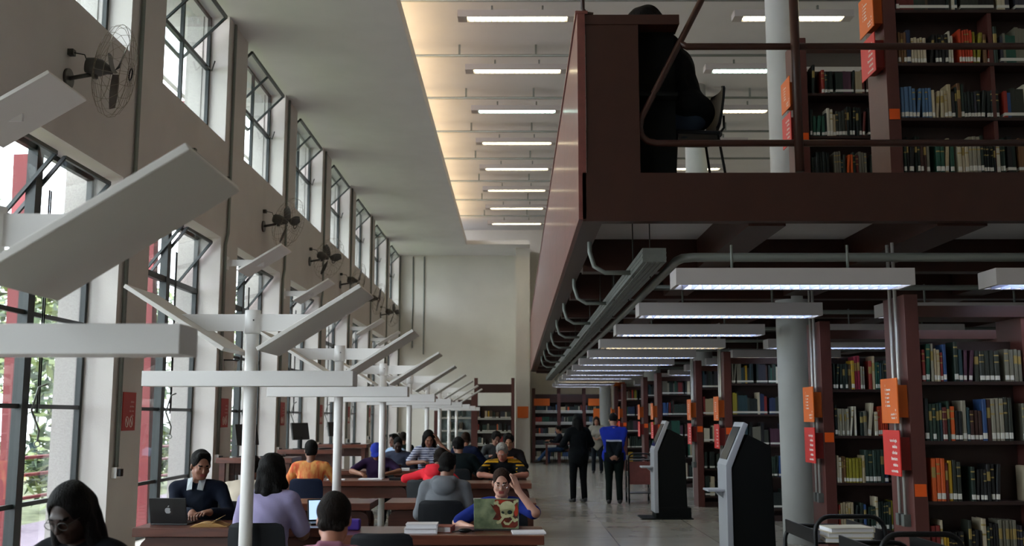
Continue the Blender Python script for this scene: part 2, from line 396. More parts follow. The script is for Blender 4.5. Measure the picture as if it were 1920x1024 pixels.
# front railing
ra = thing('railing', 'brown tubular railing across the front of the upper floor', 'railing', (0, 8.76, 0))
def bend(p, q, r_, k=5):
    return p
t = .028
lo = [(7.5,0,4.0),(1.20,0,4.0)]
pts = [(9, 0, 4.0), (1.22, 0, 4.0), (1.14, 0, 4.02), (1.09, 0, 4.07), (1.075, 0, 4.14), (1.09, 0, 4.22), (1.13, 0, 4.30), (1.63, 0, 5.28), (1.78, 0, 5.6)]
MB().tube(pts, .030, 10).build('bottom_rail', M['brown'], ra)
MB().tube([(9, 0, 4.87), (1.5, 0, 4.87), (1.44, 0, 4.90)], .030, 10).build('top_rail', M['brown'], ra)
for x in (2.44, 4.6, 6.8): MB().tube([(x, -.03, 3.74), (x, -.03, 5.6)], .040, 12).build('post', M['brown'], ra)
ra2 = thing('railing', 'short brown upright railing tube above the wooden parapet corner', 'railing', (.62, 8.72, 5.16))
MB().tube([(.06, 0, -.01), (.0, 0, .0), (-.03, 0, .04), (-.035, 0, .5)], .018, 8).build('rail', M['brown'], ra2)

# concrete columns
def column(x, y, r, label):
    return tag(MB().lathe([(r, 0), (r, 8.9)], 32).build('column', M['white'] if False else M['colpaint'], loc=(x, y, 0)), label, 'column')
M['colpaint'] = mat('column paint', 'b9bab6', .8, noise=.03, scale=3)
for i, (x, y, r) in enumerate([(3.80, 14.2, .235), (3.95, 22.2, .235), (3.95, 30.2, .235), (3.22, 37.8, .20)]):
    column(x, y, r, ['broad white round column right of the near black kiosk', 'white round column behind the brown posts, second nearest', 'white round column third nearest, among the far bookcases', 'white round column furthest away, near the end wall'][i])

# ceiling lights of the hall ------------------------------------------------
def hall_light(label, tubem):
    t = thing('ceiling_light', label, 'ceiling light', (0,0,0), 0, 'fluorescent lights under the high ceiling')
    h = MB(); h.box(-1.02, 1.02, -.13, .13, .08, .12); h.box(-1.02, 1.02, -.13, -.11, .0, .08); h.box(-1.02, 1.02, .11, .13, 0, .08)
    h.box(-1.02, -.86, -.11, .11, 0, .08); h.box(.86, 1.02, -.11, .11, 0, .08); h.build('housing', M['housing'], t)
    MB().cyl((-.85, -.05, .035), (.85, -.05, .035), .019, 10).cyl((-.85, .05, .035), (.85, .05, .035), .019, 10).build('tube', tubem, t)
    l = MB(); 
    for k in range(18): l.box(-.84+k*.098, -.835+k*.098, -.11, .11, -.0, .03)
    l.build('louvre', M['white'], t)
    for x in (-.45, .42): MB().box(x, x+.03, -.02, .02, .12, .24).build('hanger', M['galvl'], t)
    return t
hp = {}
for k in range(9):
    y = 14.35 + 2.73*k
    for c_, x in enumerate((.03, 4.75)):
        if k == 0 and c_ == 0: pass
        cyan = (k == 3 and c_ == 0) or (k == 2 and c_ == 1)
        key = 'cyan' if cyan else 'warm'
        lab = '%s ceiling light, %s in the %s' % ('cool white lit' if cyan else 'warm white lit', nth(k), 'row over the open hall' if c_ == 0 else 'row over the upper floor')
        if key not in hp: hp[key] = o = hall_light(lab, M['tubecyan'] if cyan else M['tubewarm'])
        else: o = copy_tree(hp[key])
        o.location = (x, y, 8.42); o['label'] = lab
for k in range(9):
    y = 14.15 + 2.73*k
    o = thing('ceiling_conduit', 'grey conduit crossing under the high ceiling, %s' % nth(k), 'pipe', (0, y, 8.68), 0, 'conduits under the high ceiling')
    MB().tube([(-3.6, 0, 0), (10.9, 0, 0)], .028, 8).tube([(-3.6, .07, .02), (10.9, .07, .02)], .018, 6).build('pipe', M['galvl'], o)
    for x in (-1.1, .4, 2.6, 5.2, 7.6): MB().box(x-.02, x+.02, -.02, .02, 0, .22).build('hanger', M['galvl'], o)

# lights under the mezzanine --------------------------------------------------
def lower_light(tubem, L=1.98):
    t = thing('ceiling_light', 'x', 'ceiling light', (0,0,0), 0, 'louvred lights under the mezzanine')
    h = MB(); h.box(0, L, -.17, .17, .11, .14); h.box(0, L, -.17, -.15, .0, .11); h.box(0, L, .15, .17, 0, .11)
    h.box(0, .03, -.15, .15, 0, .11); h.box(L-.03, L, -.15, .15, 0, .11); h.build('housing', M['housing'], t)
    MB().cyl((.1, -.07, .06), (L-.1, -.07, .06), .014, 10).cyl((.1, .07, .06), (L-.1, .07, .06), .014, 10).build('tube', tubem, t)
    l = MB()
    for k in range(22): l.hexa([(.10+k*.084, -.15, -.005), (.104+k*.084, -.15, -.005), (.104+k*.084, .15, -.005), (.10+k*.084, .15, -.005),
                                (.10+k*.084, -.15, .04), (.104+k*.084, -.15, .04), (.104+k*.084, .15, .04), (.10+k*.084, .15, .04)])
    l.build('louvre', M['louvre'], t)
    for x in (.5, L-.5): MB().cyl((x, 0, .14), (x, 0, .36), .012, 6).build('hanger', M['galvl'], t)
    return t
M['louvre'] = mat('louvre aluminium', 'aab4d8', .35, metal=.7)
lc = lower_light(M['tubecool']); lw_ = lower_light(M['tubewarm'])
used = set()
for k in range(12):
    y = 8.72 + 2.62*k + (0 if k < 4 else .02*k)
    for c_, x in enumerate((1.33, 3.98)):
        warm = (k in (3, 9) and c_ == 0) or (k == 4 and c_ == 1); src = lw_ if warm else lc
        o = src if src.name not in used else copy_tree(src)
        used.add(src.name)
        o.location = (x, y, 2.74)
        o['label'] = '%s louvred strip light hung under the mezzanine, %s, %s' % ('warm' if warm else 'cool white', nth(k), 'by the cable tray' if c_ == 0 else 'over the bookcases')
# cable tray and conduits
tr = thing('cable_tray', 'perforated grey cable tray running under the mezzanine edge', 'cable tray', (1.18, 8.75, 3.02))
b = MB(); b.box(-.10, .10, 0, 28.5, -.06, -.05).box(-.10, -.09, 0, 28.5, -.05, .06).box(.09, .10, 0, 28.5, -.05, .06)
for x in (-.06, -.02, .02, .06): b.box(x-.006, x+.006, 0, 28.5, -.068, -.06)
for x in (-.105, .10):
    for z in (-.02, .02): b.box(x, x+.005, 0, 28.5, z-.006, z+.006)
b.box(-.10, .10, -.005, .0, -.06, .06)
b.build('tray', M['galv'], tr)
for k in range(15):
    y = .9 + 1.9*k
    for x in (-.08, .08): MB().cyl((x, y, -.08), (x, y, .57), .006, 5).build('hanger_rod', M['dgrey'], tr)
tag(MB().tube([(9.5, 8.95, 3.03), (1.55, 8.95, 3.03), (1.46, 9.0, 3.03), (1.42, 9.1, 3.02), (1.40, 12, 2.98), (1.40, 37, 2.98)], .040, 10).build('conduit', M['galvl']), 'thick grey pipe bent beside the cable tray and crossing the bookcases', 'pipe')
for k in range(8):
    y = 9.5 + 2.65*k
    tag(MB().tube([(.98, y+.25, 3.58), (.98-.28, y+.25, 3.5), (.70, y+.22, 3.2), (.74, y+.2, 3.06), (.84, y+.2, 3.0), (1.08, y+.2, 3.0)][1:], .022, 8).build('conduit', M['galvl']),
        'grey bent conduit dropping from the mezzanine beam to the tray, %s' % nth(k), 'pipe', 'bent conduits by the tray')
for k in range(8):
    y = 11.25 + 2.65*k
    tag(MB().tube([(1.44, y, 3.05), (9.5, y, 3.05)], .03, 8).build('conduit', M['galvl']), 'grey conduit running right from the long pipe, %s' % nth(k), 'pipe', 'conduits crossing under the mezzanine')
# ================================================================ text helper
def text_mb(mb, lines, size, org, xd, yd, mi=0, align='LEFT', gap=1.5, bold=0):
    nrm = Vector(xd).cross(Vector(yd)); Mx = Matrix((Vector(xd), Vector(yd), nrm)).transposed()
    for i, tx in enumerate(lines):
        cu = bpy.data.curves.new('lettering', 'FONT'); cu.body = tx; cu.size = size; cu.align_x = align; cu.resolution_u = 1; cu.offset = bold
        o = bpy.data.objects.new('lettering', cu); C.objects.link(o)
        dg = bpy.context.evaluated_depsgraph_get(); me = bpy.data.meshes.new_from_object(o.evaluated_get(dg))
        vs = [mb.bm.verts.new(Vector(org) + Mx @ (v.co + Vector((0, -i*size*gap, 0)))) for v in me.vertices]
        for p in me.polygons: mb.face([vs[k] for k in p.vertices], mi)
        bpy.data.objects.remove(o); bpy.data.curves.remove(cu); bpy.data.meshes.remove(me)
    return mb
def text_part(name, lines, size, org, xd, yd, m, parent, **k):
    mb = text_mb(MB(), lines, size, org, xd, yd, **k)
    me = bpy.data.meshes.new(name); mb.bm.to_mesh(me); mb.bm.free(); me.materials.append(m)
    o = bpy.data.objects.new(name, me); C.objects.link(o); o.parent = parent; return o

M['conduitw'] = mat('pale conduit', 'b8b6b0', .35, metal=.3)
# ================================================================ READING LAMPS
def reading_lamp():
    t = thing('reading_lamp', 'x', 'lamp post', (0,0,0), 0, 'white reading lamp posts along the tables')
    MB().cyl((0,0,0), (0,0,2.32), .050, 24).build('pole', M['whitepole'], t)
    MB().cyl((0,0,2.29), (0,0,2.47), .060, 24).ball((.02,-.060,2.39), .006, 6, 1).build('collar', [M['whitepole'], M['black']], t)
    MB().prism([(-.345,2.31),(.345,2.31),(.55,2.44),(-.55,2.44)], -.012, .012, 'y').build('arm', M['whitepole'], t)
    for s in (-1, 1):
        a = math.atan2(.47, .75)
        b = MB(); Mx = Matrix.Rotation(-a*s, 3, 'Y'); b.obox((s*.50, 0, 2.385), (.89, .70, .032), Mx)
        b.build('reflector_board', M['board'], t, bevel=.004)
    hb = MB(); hb.box(-.80, .80, -.11, -.10, 1.885, 2.0).box(-.80, .80, .10, .11, 1.885, 2.0).box(-.80, -.79, -.10, .10, 1.885, 2.0).box(.79, .80, -.10, .10, 1.885, 2.0).box(-.79, .79, -.10, .10, 1.885, 1.90)
    h = hb.build('lamp_housing', [M['whitepole']], t, bevel=.003)
    MB().cyl((-.74,-.06,1.95), (.74,-.06,1.95), .014, 8).build('tube', M['white'], h)
    MB().cyl((-.74,.06,1.95), (.74,.06,1.95), .014, 8).build('tube', M['white'], h)
    return t
rl = reading_lamp()
LAMPY = [4.0*k for k in range(1, 10)]
for i, y in enumerate(LAMPY):
    o = rl if i == 0 else copy_tree(rl)
    o.location = (-2.03 if i else -2.06, y, 0); o['label'] = 'white lamp post with two angled reflector boards, %s of the row' % nth(i)
# wall mounted reflector boards
wr = None
for i, y in enumerate([8.0, 12.0, 15.95, 19.95, 23.9, 27.9, 31.9]):
    lab = 'white tilted reflector board on the window wall above head height, %s' % nth(i)
    if wr is None:
        wr = thing('wall_reflector', lab, 'reflector', (0,0,0), 0, 'reflector boards on the window wall')
        a = math.atan2(.40, .66); b = MB(); b.obox((-3.89, 0, 4.06), (.78, .70, .03), Matrix.Rotation(-a, 3, 'Y')); b.build('board', M['board'], wr, bevel=.004)
        MB().box(-4.498, -3.9, -.012, .012, 3.97, 4.07).build('arm', M['whitepole'], wr)
        MB().box(-4.499, -4.46, -.08, .08, 3.92, 4.12).build('wall_plate', M['whitepole'], wr)
        o = wr
    else: o = copy_tree(wr)
    o.location = (0, y+ (-.03), 0); o['label'] = lab
# ================================================================ WALL FANS
def fan(loc, label, tilt, first=None):
    t = thing('wall_fan', label, 'fan', loc, 0, 'fans on the window wall')
    MB().cyl((.001,0,-.10), (.03,0,-.10), .10, 20).cyl((.02,0,-.10), (.24,0,-.06), .022, 10).build('wall_mount', M['fan'], t)
    MB().box(.001, .06, -.035, .035, .14, .20).build('switch_box', M['dgrey'], t)
    MB().tube([(.05,0,.17), (.16,.01,.15), (.2,.01,.05), (.24,0,-.04)], .006, 6).build('cord', M['black'], t)
    Mx = Matrix.Rotation(R(tilt), 3, 'Z') @ Matrix.Rotation(R(100), 3, 'Y')     # local z -> hall
    c0 = Vector((.28, 0, .02))
    MB().lathe([(.0,-.10),(.075,-.09),(.09,-.02),(.085,.06),(.05,.12),(.04,.17),(0,.18)], 20, c0, Mx).cyl(c0+Vector((0,0,-.05)), c0+Vector((0,0,-.12)), .03, 8).build('motor', M['fan'], t)
    for k in range(3):
        b = MB(); a0 = 2*PI*k/3+.5; P = []
        for j in range(7):
            u = j/6; r0 = .04+.35*u; w = .040+.070*math.sin(PI*min(1,u*.9))
            for sgn in (-1, 1):
                ang = a0 + sgn*w/max(r0,.05)*.75; P.append(c0 + Mx @ Vector((r0*math.cos(ang), r0*math.sin(ang), .20 + sgn*.025*(1-u*.4))))
        v = [b.bm.verts.new(p) for p in P]; v2 = [b.bm.verts.new(p + Mx @ Vector((0,0,.004))) for p in P]
        for q in (v, v2):
            for j in range(6): b.face([q[2*j], q[2*j+1], q[2*j+3], q[2*j+2]])
        for j in range(6):
            b.face([v[2*j], v[2*j+2], v2[2*j+2], v2[2*j]]); b.face([v[2*j+1], v[2*j+3], v2[2*j+3], v2[2*j+1]])
        b.build('blade', M['fan'], t)
    MB().tube([c0 + Mx @ Vector((.06*math.cos(a), .06*math.sin(a), .345)) for a in [i*PI/8 for i in range(16)]], .008, 6, closed=True).build('guard_badge', M['black'], t)
    g = MB(); RR = .47
    for z, r_ in ((.20, RR), (.32, RR*.72), (.345, .12), (.07, RR*.72), (.02, .12)):
        g.tube([c0 + Mx @ Vector((r_*math.cos(a), r_*math.sin(a), z)) for a in [i*PI/16 for i in range(32)]], .003, 4, closed=True)
    for k in range(20):
        a = 2*PI*k/20; cs, sn = math.cos(a), math.sin(a)
        prof = [(.06,.345),(RR*.4,.34),(RR*.72,.32),(RR*.95,.26),(RR,.20),(RR*.95,.13),(RR*.72,.07),(RR*.4,.03),(.08,.01)]
        g.tube([c0 + Mx @ Vector((r_*cs, r_*sn, z)) for r_, z in prof], .0022, 4)
    g.build('guard', M['wire'], t)
    return t
for i, (y, tl) in enumerate([(10.05, 10), (18.2, 42), (22.4, 52), (26.4, 8), (30.4, 12), (34.4, 30)]):
    fan((-4.5, y, 5.12), 'grey caged wall fan above the tall windows, %s of the fans' % nth(i), tl)
t = thing('wall_tube', 'grey horizontal tube on two wall brackets between window rows, above the second tall window', 'tube', (-4.5, 14.8, 5.28))
MB().cyl((.07,-.85,0), (.07,.85,0), .022, 10).build('rod', M['galv'], t)
MB().box(.001,.10,-.9,-.82,-.04,.04).build('bracket', M['dgrey'], t); MB().box(.001,.10,.82,.9,-.04,.04).build('bracket', M['dgrey'], t)

# ================================================================ PIERS: conduits, notices, sockets
nt_first = None
for i, yr in enumerate(BAYS[2:]):
    k = i
    p = thing('wall_conduit', 'grey vertical conduit with socket box on the %s wall pier' % nth(k), 'pipe', (-4.5, yr+.14, 0), 0, 'conduits on the wall piers')
    MB().tube([(.03,0,1.1), (.03,0,4.3), (.03,.12,4.5), (.03,.12,ZS-.03)], .020, 8).tube([(.03,.05,1.1), (.03,.05,4.3), (.03,.17,4.5), (.03,.17,ZS-.03)], .014, 8).build('pipe', M['galvl'], p)
    sb = MB().box(.001, .06, -.05, .07, .98, 1.10).build('socket_box', M['white'], p); MB().box(.06, .10, -.03, .05, 1.0, 1.08).build('plug', M['black'], sb)
    s = thing('notice', 'red wall notice with white text and two round symbols on the %s wall pier' % nth(k), 'sign', (-4.5, yr+.52, 1.72), 0, 'red notices on the wall piers')
    MB().box(.001, .012, -.20, .20, -.22, .22).build('plate', M['darkredsign'], s, bevel=.002)
    text_part('lettering', ['silêncio', 'não fume', 'não coma', 'celular'], .035, (.0135, .14, .10), (0,1,0) if False else (0,1,0), (0,0,1), M['ink'], s, align='RIGHT')
    for sg in (-1, 1):
        b = MB(); b.tube([(.0135, sg*.065-.0 + .045*math.cos(a), -.12 + .06*math.sin(a)) for a in [j*PI/8 for j in range(16)]], .005, 4, closed=True)
        b.tube([(.0135, sg*.065-.03, -.08), (.0135, sg*.065+.03, -.16)], .006, 4); b.build('symbol', M['ink'], s)
for i, yr in enumerate(BAYS[2:6]):
    s = thing('wall_speaker', 'small white wall speaker with black top on the %s wall pier' % nth(i), 'speaker', (-4.5, yr+.5, 2.42), 0, 'small speakers on the piers')
    MB().prism([(-.09,.10),(.09,.10),(.09,.02),(.05,-.08),(-.05,-.08),(-.09,.02)], .001, .16, 'x').build('case', M['white'], s, bevel=.006)
    MB().box(.001, .18, -.11, .11, .101, .118).build('top', M['black'], s)
for i, (x, z0) in enumerate([(-3.98, 2.6), (-3.55, 4.05)]):
    pp = MB().tube([(x, YF-.03, 4.3 if i == 0 else z0), (x, YF-.03, 7.85)], .022, 8)
    tag(pp.build('conduit', M['galvl']), ['thin grey conduit running down the far wall near the window corner', 'thin grey conduit on the far wall, right of the corner pipe'][i], 'pipe')

# ================================================================ BOOKCASES
class BK: n = 0
PAL = ['1b2a22','14231d','22352b','2b2f26','101a17','3a2018','5a1f1a','7a2420','8e2c20','b23a1c','c8551e','b08a1c','8a8020','8f8a78','b9ad92','a89878','6d6a5c','1f2c4a','2d4a78','4c6a8a','203a40','4a3a28','6a4a2c','c4bda8','8a1f38','1a4a3a','2c5a48','30303a','141414','4a2a3a']
WTS = [9,10,9,6,10,4,3,3,2,2,1.5,2,2,4,5,4,4,3,2,2,4,3,3,3,1,2,1.5,4,6,2]
NAMES = {}
def cname(h):
    r, g, b = [int(h[i:i+2],16) for i in (0,2,4)]
    mx, mn = max(r,g,b), min(r,g,b)
    if mx - mn < 26: return 'black' if mx < 60 else 'grey' if mx < 150 else 'pale grey'
    d = 'dark ' if mx < 90 else 'pale ' if mn > 120 else ''
    if r == mx:
        if g > .75*r: return 'cream' if b > .6*r else 'yellow'
        if g > .62*r: return d+'tan' if b > .3*r else 'ochre'
        if g > .38*r and b < .5*g+20: return d+'orange' if r > 150 else d+'brown'
        return d+('purple' if b > g+10 else 'red')
    if g == mx: return d+'green'
    return d+('blue' if g < .9*b or True else 'teal')
bookm = bpy.data.materials.new('book cloth'); bookm.use_nodes = True
_t = bookm.node_tree; _oi = _t.nodes.new('ShaderNodeObjectInfo'); _b = _t.nodes['Principled BSDF']; _b.inputs['Roughness'].default_value = .55
_t.links.new(_oi.outputs['Color'], _b.inputs['Base Color'])
M['bklabel'] = mat('book label', 'd4d2c8', .7); M['bkmark'] = mat('spine title', 'a08a50', .5, metal=.3)
def book_mesh(kind):
    b = MB(); zs = {0: [0,.05,.19,.62,.66,.84,.88,1], 1: [0,.05,.19,1], 2: [0,.19,.55,.8,1]}[kind]
    mt = {0: [0,2,0,3,0,3,0], 1: [0,2,0], 2: [0,0,3,0]}[kind]
    prof = [(-.5,.06),(-.3,.0),(.3,.0),(.5,.06)]
    cols = [[b.bm.verts.new((x, y, z)) for x, y in prof] for z in zs]
    for i in range(len(zs)-1):
        for j in range(3): b.face([cols[i][j], cols[i][j+1], cols[i+1][j+1], cols[i+1][j]], mt[i])
    # covers, pages
    b.hexa([(-.5,.06,0),(-.36,.06,0),(-.36,1,0),(-.5,1,0),(-.5,.06,1),(-.36,.06,1),(-.36,1,1),(-.5,1,1)], 0)
    b.hexa([(.36,.06,0),(.5,.06,0),(.5,1,0),(.36,1,0),(.36,.06,1),(.5,.06,1),(.5,1,1),(.36,1,1)], 0)
    b.box(-.36, .36, .03, .97, .02, .975, 1)
    me = bpy.data.meshes.new('book'); b.bm.to_mesh(me); b.bm.free()
    for m in (bookm, M['cream'], M['bklabel'], M['bkmark']): me.materials.append(m)
    return me
BM = [book_mesh(k) for k in range(3)]
STUFF = MB(); SMATS = [mat('book cover %s' % c, c, .55) for c in PAL] + [M['bklabel'], M['cream']]
def stuff_book(x, y, z, w, d, h, ci, lean=0):
    b = STUFF; k = math.tan(lean)*h
    def hx(z0, z1, mi, e=0):
        a, c = z0/h*k, z1/h*k
        b.hexa([(x+a-e,y-e,z+z0),(x+w+a+e,y-e,z+z0),(x+w+a+e,y+d,z+z0),(x+a-e,y+d,z+z0),(x+c-e,y-e,z+z1),(x+w+c+e,y-e,z+z1),(x+w+c+e,y+d,z+z1),(x+c-e,y+d,z+z1)], mi)
    hx(0, h, ci); hx(.02, .05, len(PAL), .0015)
def books_on(x0, x1, y, z, where, case, budget, hmax=.33, rnd=None, fill=.95, dens=1.0):
    """a run of books standing on a shelf; where = words for the shelf, case = words for the bookcase"""
    x = x0; n = 0; ci = 0; runlen = 0
    while x < x1 - .02:
        if runlen <= 0:
            ci = rnd.choices(range(len(PAL)), WTS)[0]; runlen = rnd.choice((1,1,1,2,3)) if rnd.random() < .8 else 5
            base = rnd.uniform(.68, 1.0)*hmax; th = rnd.uniform(.020, .042)/dens
        runlen -= 1
        if rnd.random() > fill: x += rnd.uniform(.03, .09); runlen = 0; continue
        w = th*rnd.uniform(.9, 1.1); h = base*rnd.uniform(.97, 1.02); d = rnd.uniform(.16, .22)
        lean = rnd.uniform(.04, .13) if rnd.random() < .07 else 0
        if x + w + math.tan(lean)*h > x1: break
        n += 1
        if budget[0] > 0 and BK.n < 300:
            budget[0] -= 1; BK.n += 1
            o = bpy.data.objects.new('book', BM[rnd.choice((0,0,1,1,2))]); C.objects.link(o)
            o.location = (x + w/2, y + rnd.uniform(0, .012), z+.0005); o.scale = (w, d, h); 
            if lean: o.rotation_euler = (0, lean, 0); o.location.x += 0; x += math.tan(lean)*h*.9
            o.color = lin(PAL[ci])
            hw = 'tall' if h > .27 else 'short' if h < .22 else 'medium'
            tw = 'thick' if w > .034 else 'thin' if w < .026 else ''
            o['label'] = ' '.join(('%s %s %s book, %s from left, %s, %s' % (hw, tw, cname(PAL[ci]), '%d%s' % (n, {1:'st',2:'nd',3:'rd'}.get(n if n < 20 else n % 10, 'th')), where, case)).split())
            o['category'] = 'book'; o['group'] = 'books on %s of the %s' % (where, case)
        else:
            stuff_book(x, y, z, w, d, h, ci, lean); x += math.tan(lean)*h
        x += w + .0012
def bookcase(name_case, x0, y, zf, shelves, top, budget, seed, L=1.9, vis=1.1, bf=.95, fill=None, hmax=.37, dens=1.0):
    rnd = random.Random(seed)
    t = thing('bookcase', name_case[0], 'bookcase', (x0, y, zf), 0, 'bookcases standing across the hall')
    MB().box(0, .12, 0, .52, 0, top).build('end_post', M['shelfend'], t, bevel=.003)
    for xx in (1.02, 1.98):
        MB().box(xx, xx+.04, .02, .50, 0, top-.1).build('upright', M['shelfend'], t)
    MB().box(.12, 1.98, .245, .26, .08, shelves[-1]-zf+.36).build('back_panel', M['shelf'], t)
    for zz in shelves:
        MB().box(.12, 2.0, .005, .50, zz-zf-.03, zz-zf).build('shelf', M['shelf'], t)
    MB().box(.12, 2.0, .0, .50, top-.2, top-.1).build('top_beam', M['brown'], t)
    MB().box(.12, 2.0, .03, .47, 0, .09).build('plinth', M['shelf'], t)
    for i, zz in enumerate(shelves):
        w_ = ['lowest shelf', 'second shelf up', 'third shelf up', 'fourth shelf up', 'fifth shelf up', 'sixth shelf up'][i]
        books_on(x0+.135, x0+.12+vis, y+.012, zz, w_, name_case[1], budget, hmax=hmax, rnd=rnd, fill=bf, dens=dens)
        if vis < 1.7: books_on(x0+.13+vis, x0+1.9, y+.012, zz, w_, name_case[1], [0], hmax=hmax, rnd=rnd, fill=bf)
    # a red or orange tab on the post
    return t
def end_signs(x, y, z0, case, t2, up=False, sc=1.0, skew=0):
    for j, (z, m, lines, word) in enumerate(((z0, M['orange'], ['1', '2   literatura', '3   poesia', '4   teatro', '5   ensaio', '6   história'], 'orange'), (z0-.45, M['redsign'], ['tecnologia', 'médica', 'ciências', 'literatura', 'música', 'economia'], 'red'))):
        s = thing('end_sign', '%s sign plate with white text on the end of the %s' % (word, case), 'sign', (x, y, z), 0, 'sign plates on the bookcase ends')
        MB().box(-.115, -.105, -.04, .36, -.02, .37).build('plate', m, s, bevel=.001)
        MB().box(-.105, -.001, .03, .30, .03, .31).build('bracket', M['dorange'] if j == 0 else M['dred'], s)
        text_part('lettering', lines, .040 if j else .026, (-.1165, .02 if j else .25, .27 if j else .30), (0,-1,0), (0,0,1), M['ink'], s, align='RIGHT' if j else 'LEFT', gap=1.3 if j else 1.35, bold=.0012)
        if j == 0: text_part('lettering', ['10', 'geografia   8', 'filosofia   9'], .026, (-.1165, .0, .085), (0,-1,0), (0,0,1), M['ink'], s, align='RIGHT', gap=1.3, bold=.001)
M['dorange'] = mat('orange sign bracket', 'b8560f', .6); M['dred'] = mat('red sign bracket', '7a1c12', .6)
def tab(x, y, z, case):
    tag(MB().box(0, .10, -.006, -.0005, 0, .105).build('shelf_tab', M['orange2'], loc=(x, y, z)), 'small square orange tab on the post of the %s' % case, 'sign', 'orange tabs on the posts')
M['orange2'] = mat('bright orange card', 'e85a12', .5)
S4 = [.43, .94, 1.45, 1.96]
rows = [
 ('nearest lower bookcase', 9.07, 100, 11, .92, .96, .98),
 ('second lower bookcase', 11.63, 75, 12, .62, .85, .80),
 ('third lower bookcase', 17.07, 0, 13, .6, 1.9, 0),
 ('fourth lower bookcase', 19.76, 0, 14, .6, 1.9, 0),
 ('fifth lower bookcase', 25.2, 0, 15, .6, 1.9, 0),
 ('sixth lower bookcase', 27.9, 0, 16, .6, 1.9, 0),
 ('seventh lower bookcase', 33.3, 0, 17, .6, 1.9, 0),
 ('last lower bookcase', 36.0, 0, 18, .6, 1.9, 0)]
for i, (nm, y, bud, sd, vis, _, _2) in enumerate(rows):
    bookcase(('brown steel bookcase full of books under the mezzanine, %s' % nm.replace(' lower bookcase', ' in the row'), nm), 3.40, y, 0, S4 if i < 2 else [.2]+[.2+.50*k for k in range(1,5)], 2.72, [bud], sd, vis=vis)
    end_signs(3.40, y, 1.62, nm, 0)
    tab(3.41, y, .98 if i == 0 else 1.38, nm)
bookcase(('brown steel bookcase full of books on the upper floor, nearest to the railing', 'nearest upper bookcase'), 3.60, 9.75, 3.72, [3.98, 4.52, 5.07, 5.61], 2.6, [80], 21, vis=1.0, bf=.93)
bookcase(('brown steel bookcase full of books on the upper floor, second behind the railing', 'second upper bookcase'), 3.48, 12.4, 3.72, [3.98, 4.52, 5.07, 5.61], 2.6, [60], 22, vis=.72, bf=.93)
bookcase(('brown steel bookcase far back on the upper floor, seen under the chair', 'far upper bookcase'), 3.48, 20.5, 3.72, [3.98, 4.52, 5.07, 5.61], 1.75, [0], 23, vis=.72, bf=.9)
for (x, y, nm) in ((3.60, 9.75, 'nearest upper bookcase'), (3.48, 12.4, 'second upper bookcase')):
    end_signs(x, y, 5.45, nm, 0, up=True)
    tab(x+.01, y, 4.50 if y < 10 else 5.0, nm)
# conduits running down the two nearest posts
for i, (y, zt) in enumerate(((9.2, 3.2), (11.75, 3.2), (17.2, 3.2), (19.9, 3.2))):
    q = thing('post_conduit', 'pair of pale conduits running down the end post of the %s' % rows[i][0], 'pipe', (3.40, y, 0), 0, 'conduits on the bookcase posts')
    for d in (0, .13):
        MB().tube([(-.03, d, .82), (-.03, d, zt)], .016, 8).build('pipe', M['conduitw'], q) if 'conduitw' in M else None
        MB().box(-.06, -.001, d-.035, d+.035, .72, .82).build('outlet_box', M['galv'], q)
# ================================================================ KIOSKS, CARTS
def kiosk(loc, label):
    t = thing('kiosk', label, 'kiosk', loc, 0, 'black information kiosks')
    MB().prism([(.07,.0),(.07,1.06),(.26,1.46),(.52,1.33),(.54,.16),(.58,.0)], 0, .46, 'y').build('body', M['blackmat'], t, bevel=.008)
    MB().prism([(0,.10),(0,1.12),(.215,1.60),(.265,1.575),(.065,1.09),(.065,.10)], -.02, .48, 'y').build('front_panel', M['kioskgrey'], t, bevel=.006)
    d = Vector((.215, 0, .48)).normalized(); n_ = Vector((-d.z, 0, d.x)); c = Vector((.107, .23, 1.36)) + n_*.004
    MB().obox(c, (.008, .38, .40), Matrix.Rotation(math.atan2(d.x, d.z), 3, 'Y')).build('screen', M['screen'], t)
    MB().box(-.19, .0, .06, .40, .82, .845).prism([(-.10,.82),(0,.82),(0,.74)], .18, .28, 'y').build('keyboard_tray', M['kioskgrey'], t, bevel=.004)
    MB().box(-.22, .62, -.10, .56, 0, .018).build('base_plate', M['blackmat'], t)
    MB().box(.02, .60, -.01, .47, .018, .18).build('plinth', M['blackmat'], t)
M['kioskgrey'] = mat('kiosk grey white', '96989c', .45); M['screen'] = mat('dark screen', '1a2226', .15)
kiosk((2.36, 11.9, 0), 'black information kiosk with grey front edge, the near one beside the white column')
kiosk((2.28, 17.45, 0), 'black information kiosk with grey front edge, the far one on its flat base')
def rrect_path(x0, x1, z0, z1, r_, y, k=5):
    P = [(x0, y, z0)]
    for i in range(k+1): a = PI - i*PI/2/k; P.append((x0+r_+r_*math.cos(a), y, z1-r_+r_*math.sin(a)))
    for i in range(k+1): a = PI/2 - i*PI/2/k; P.append((x1-r_+r_*math.cos(a), y, z1-r_+r_*math.sin(a)))
    P.append((x1, y, z0)); return P
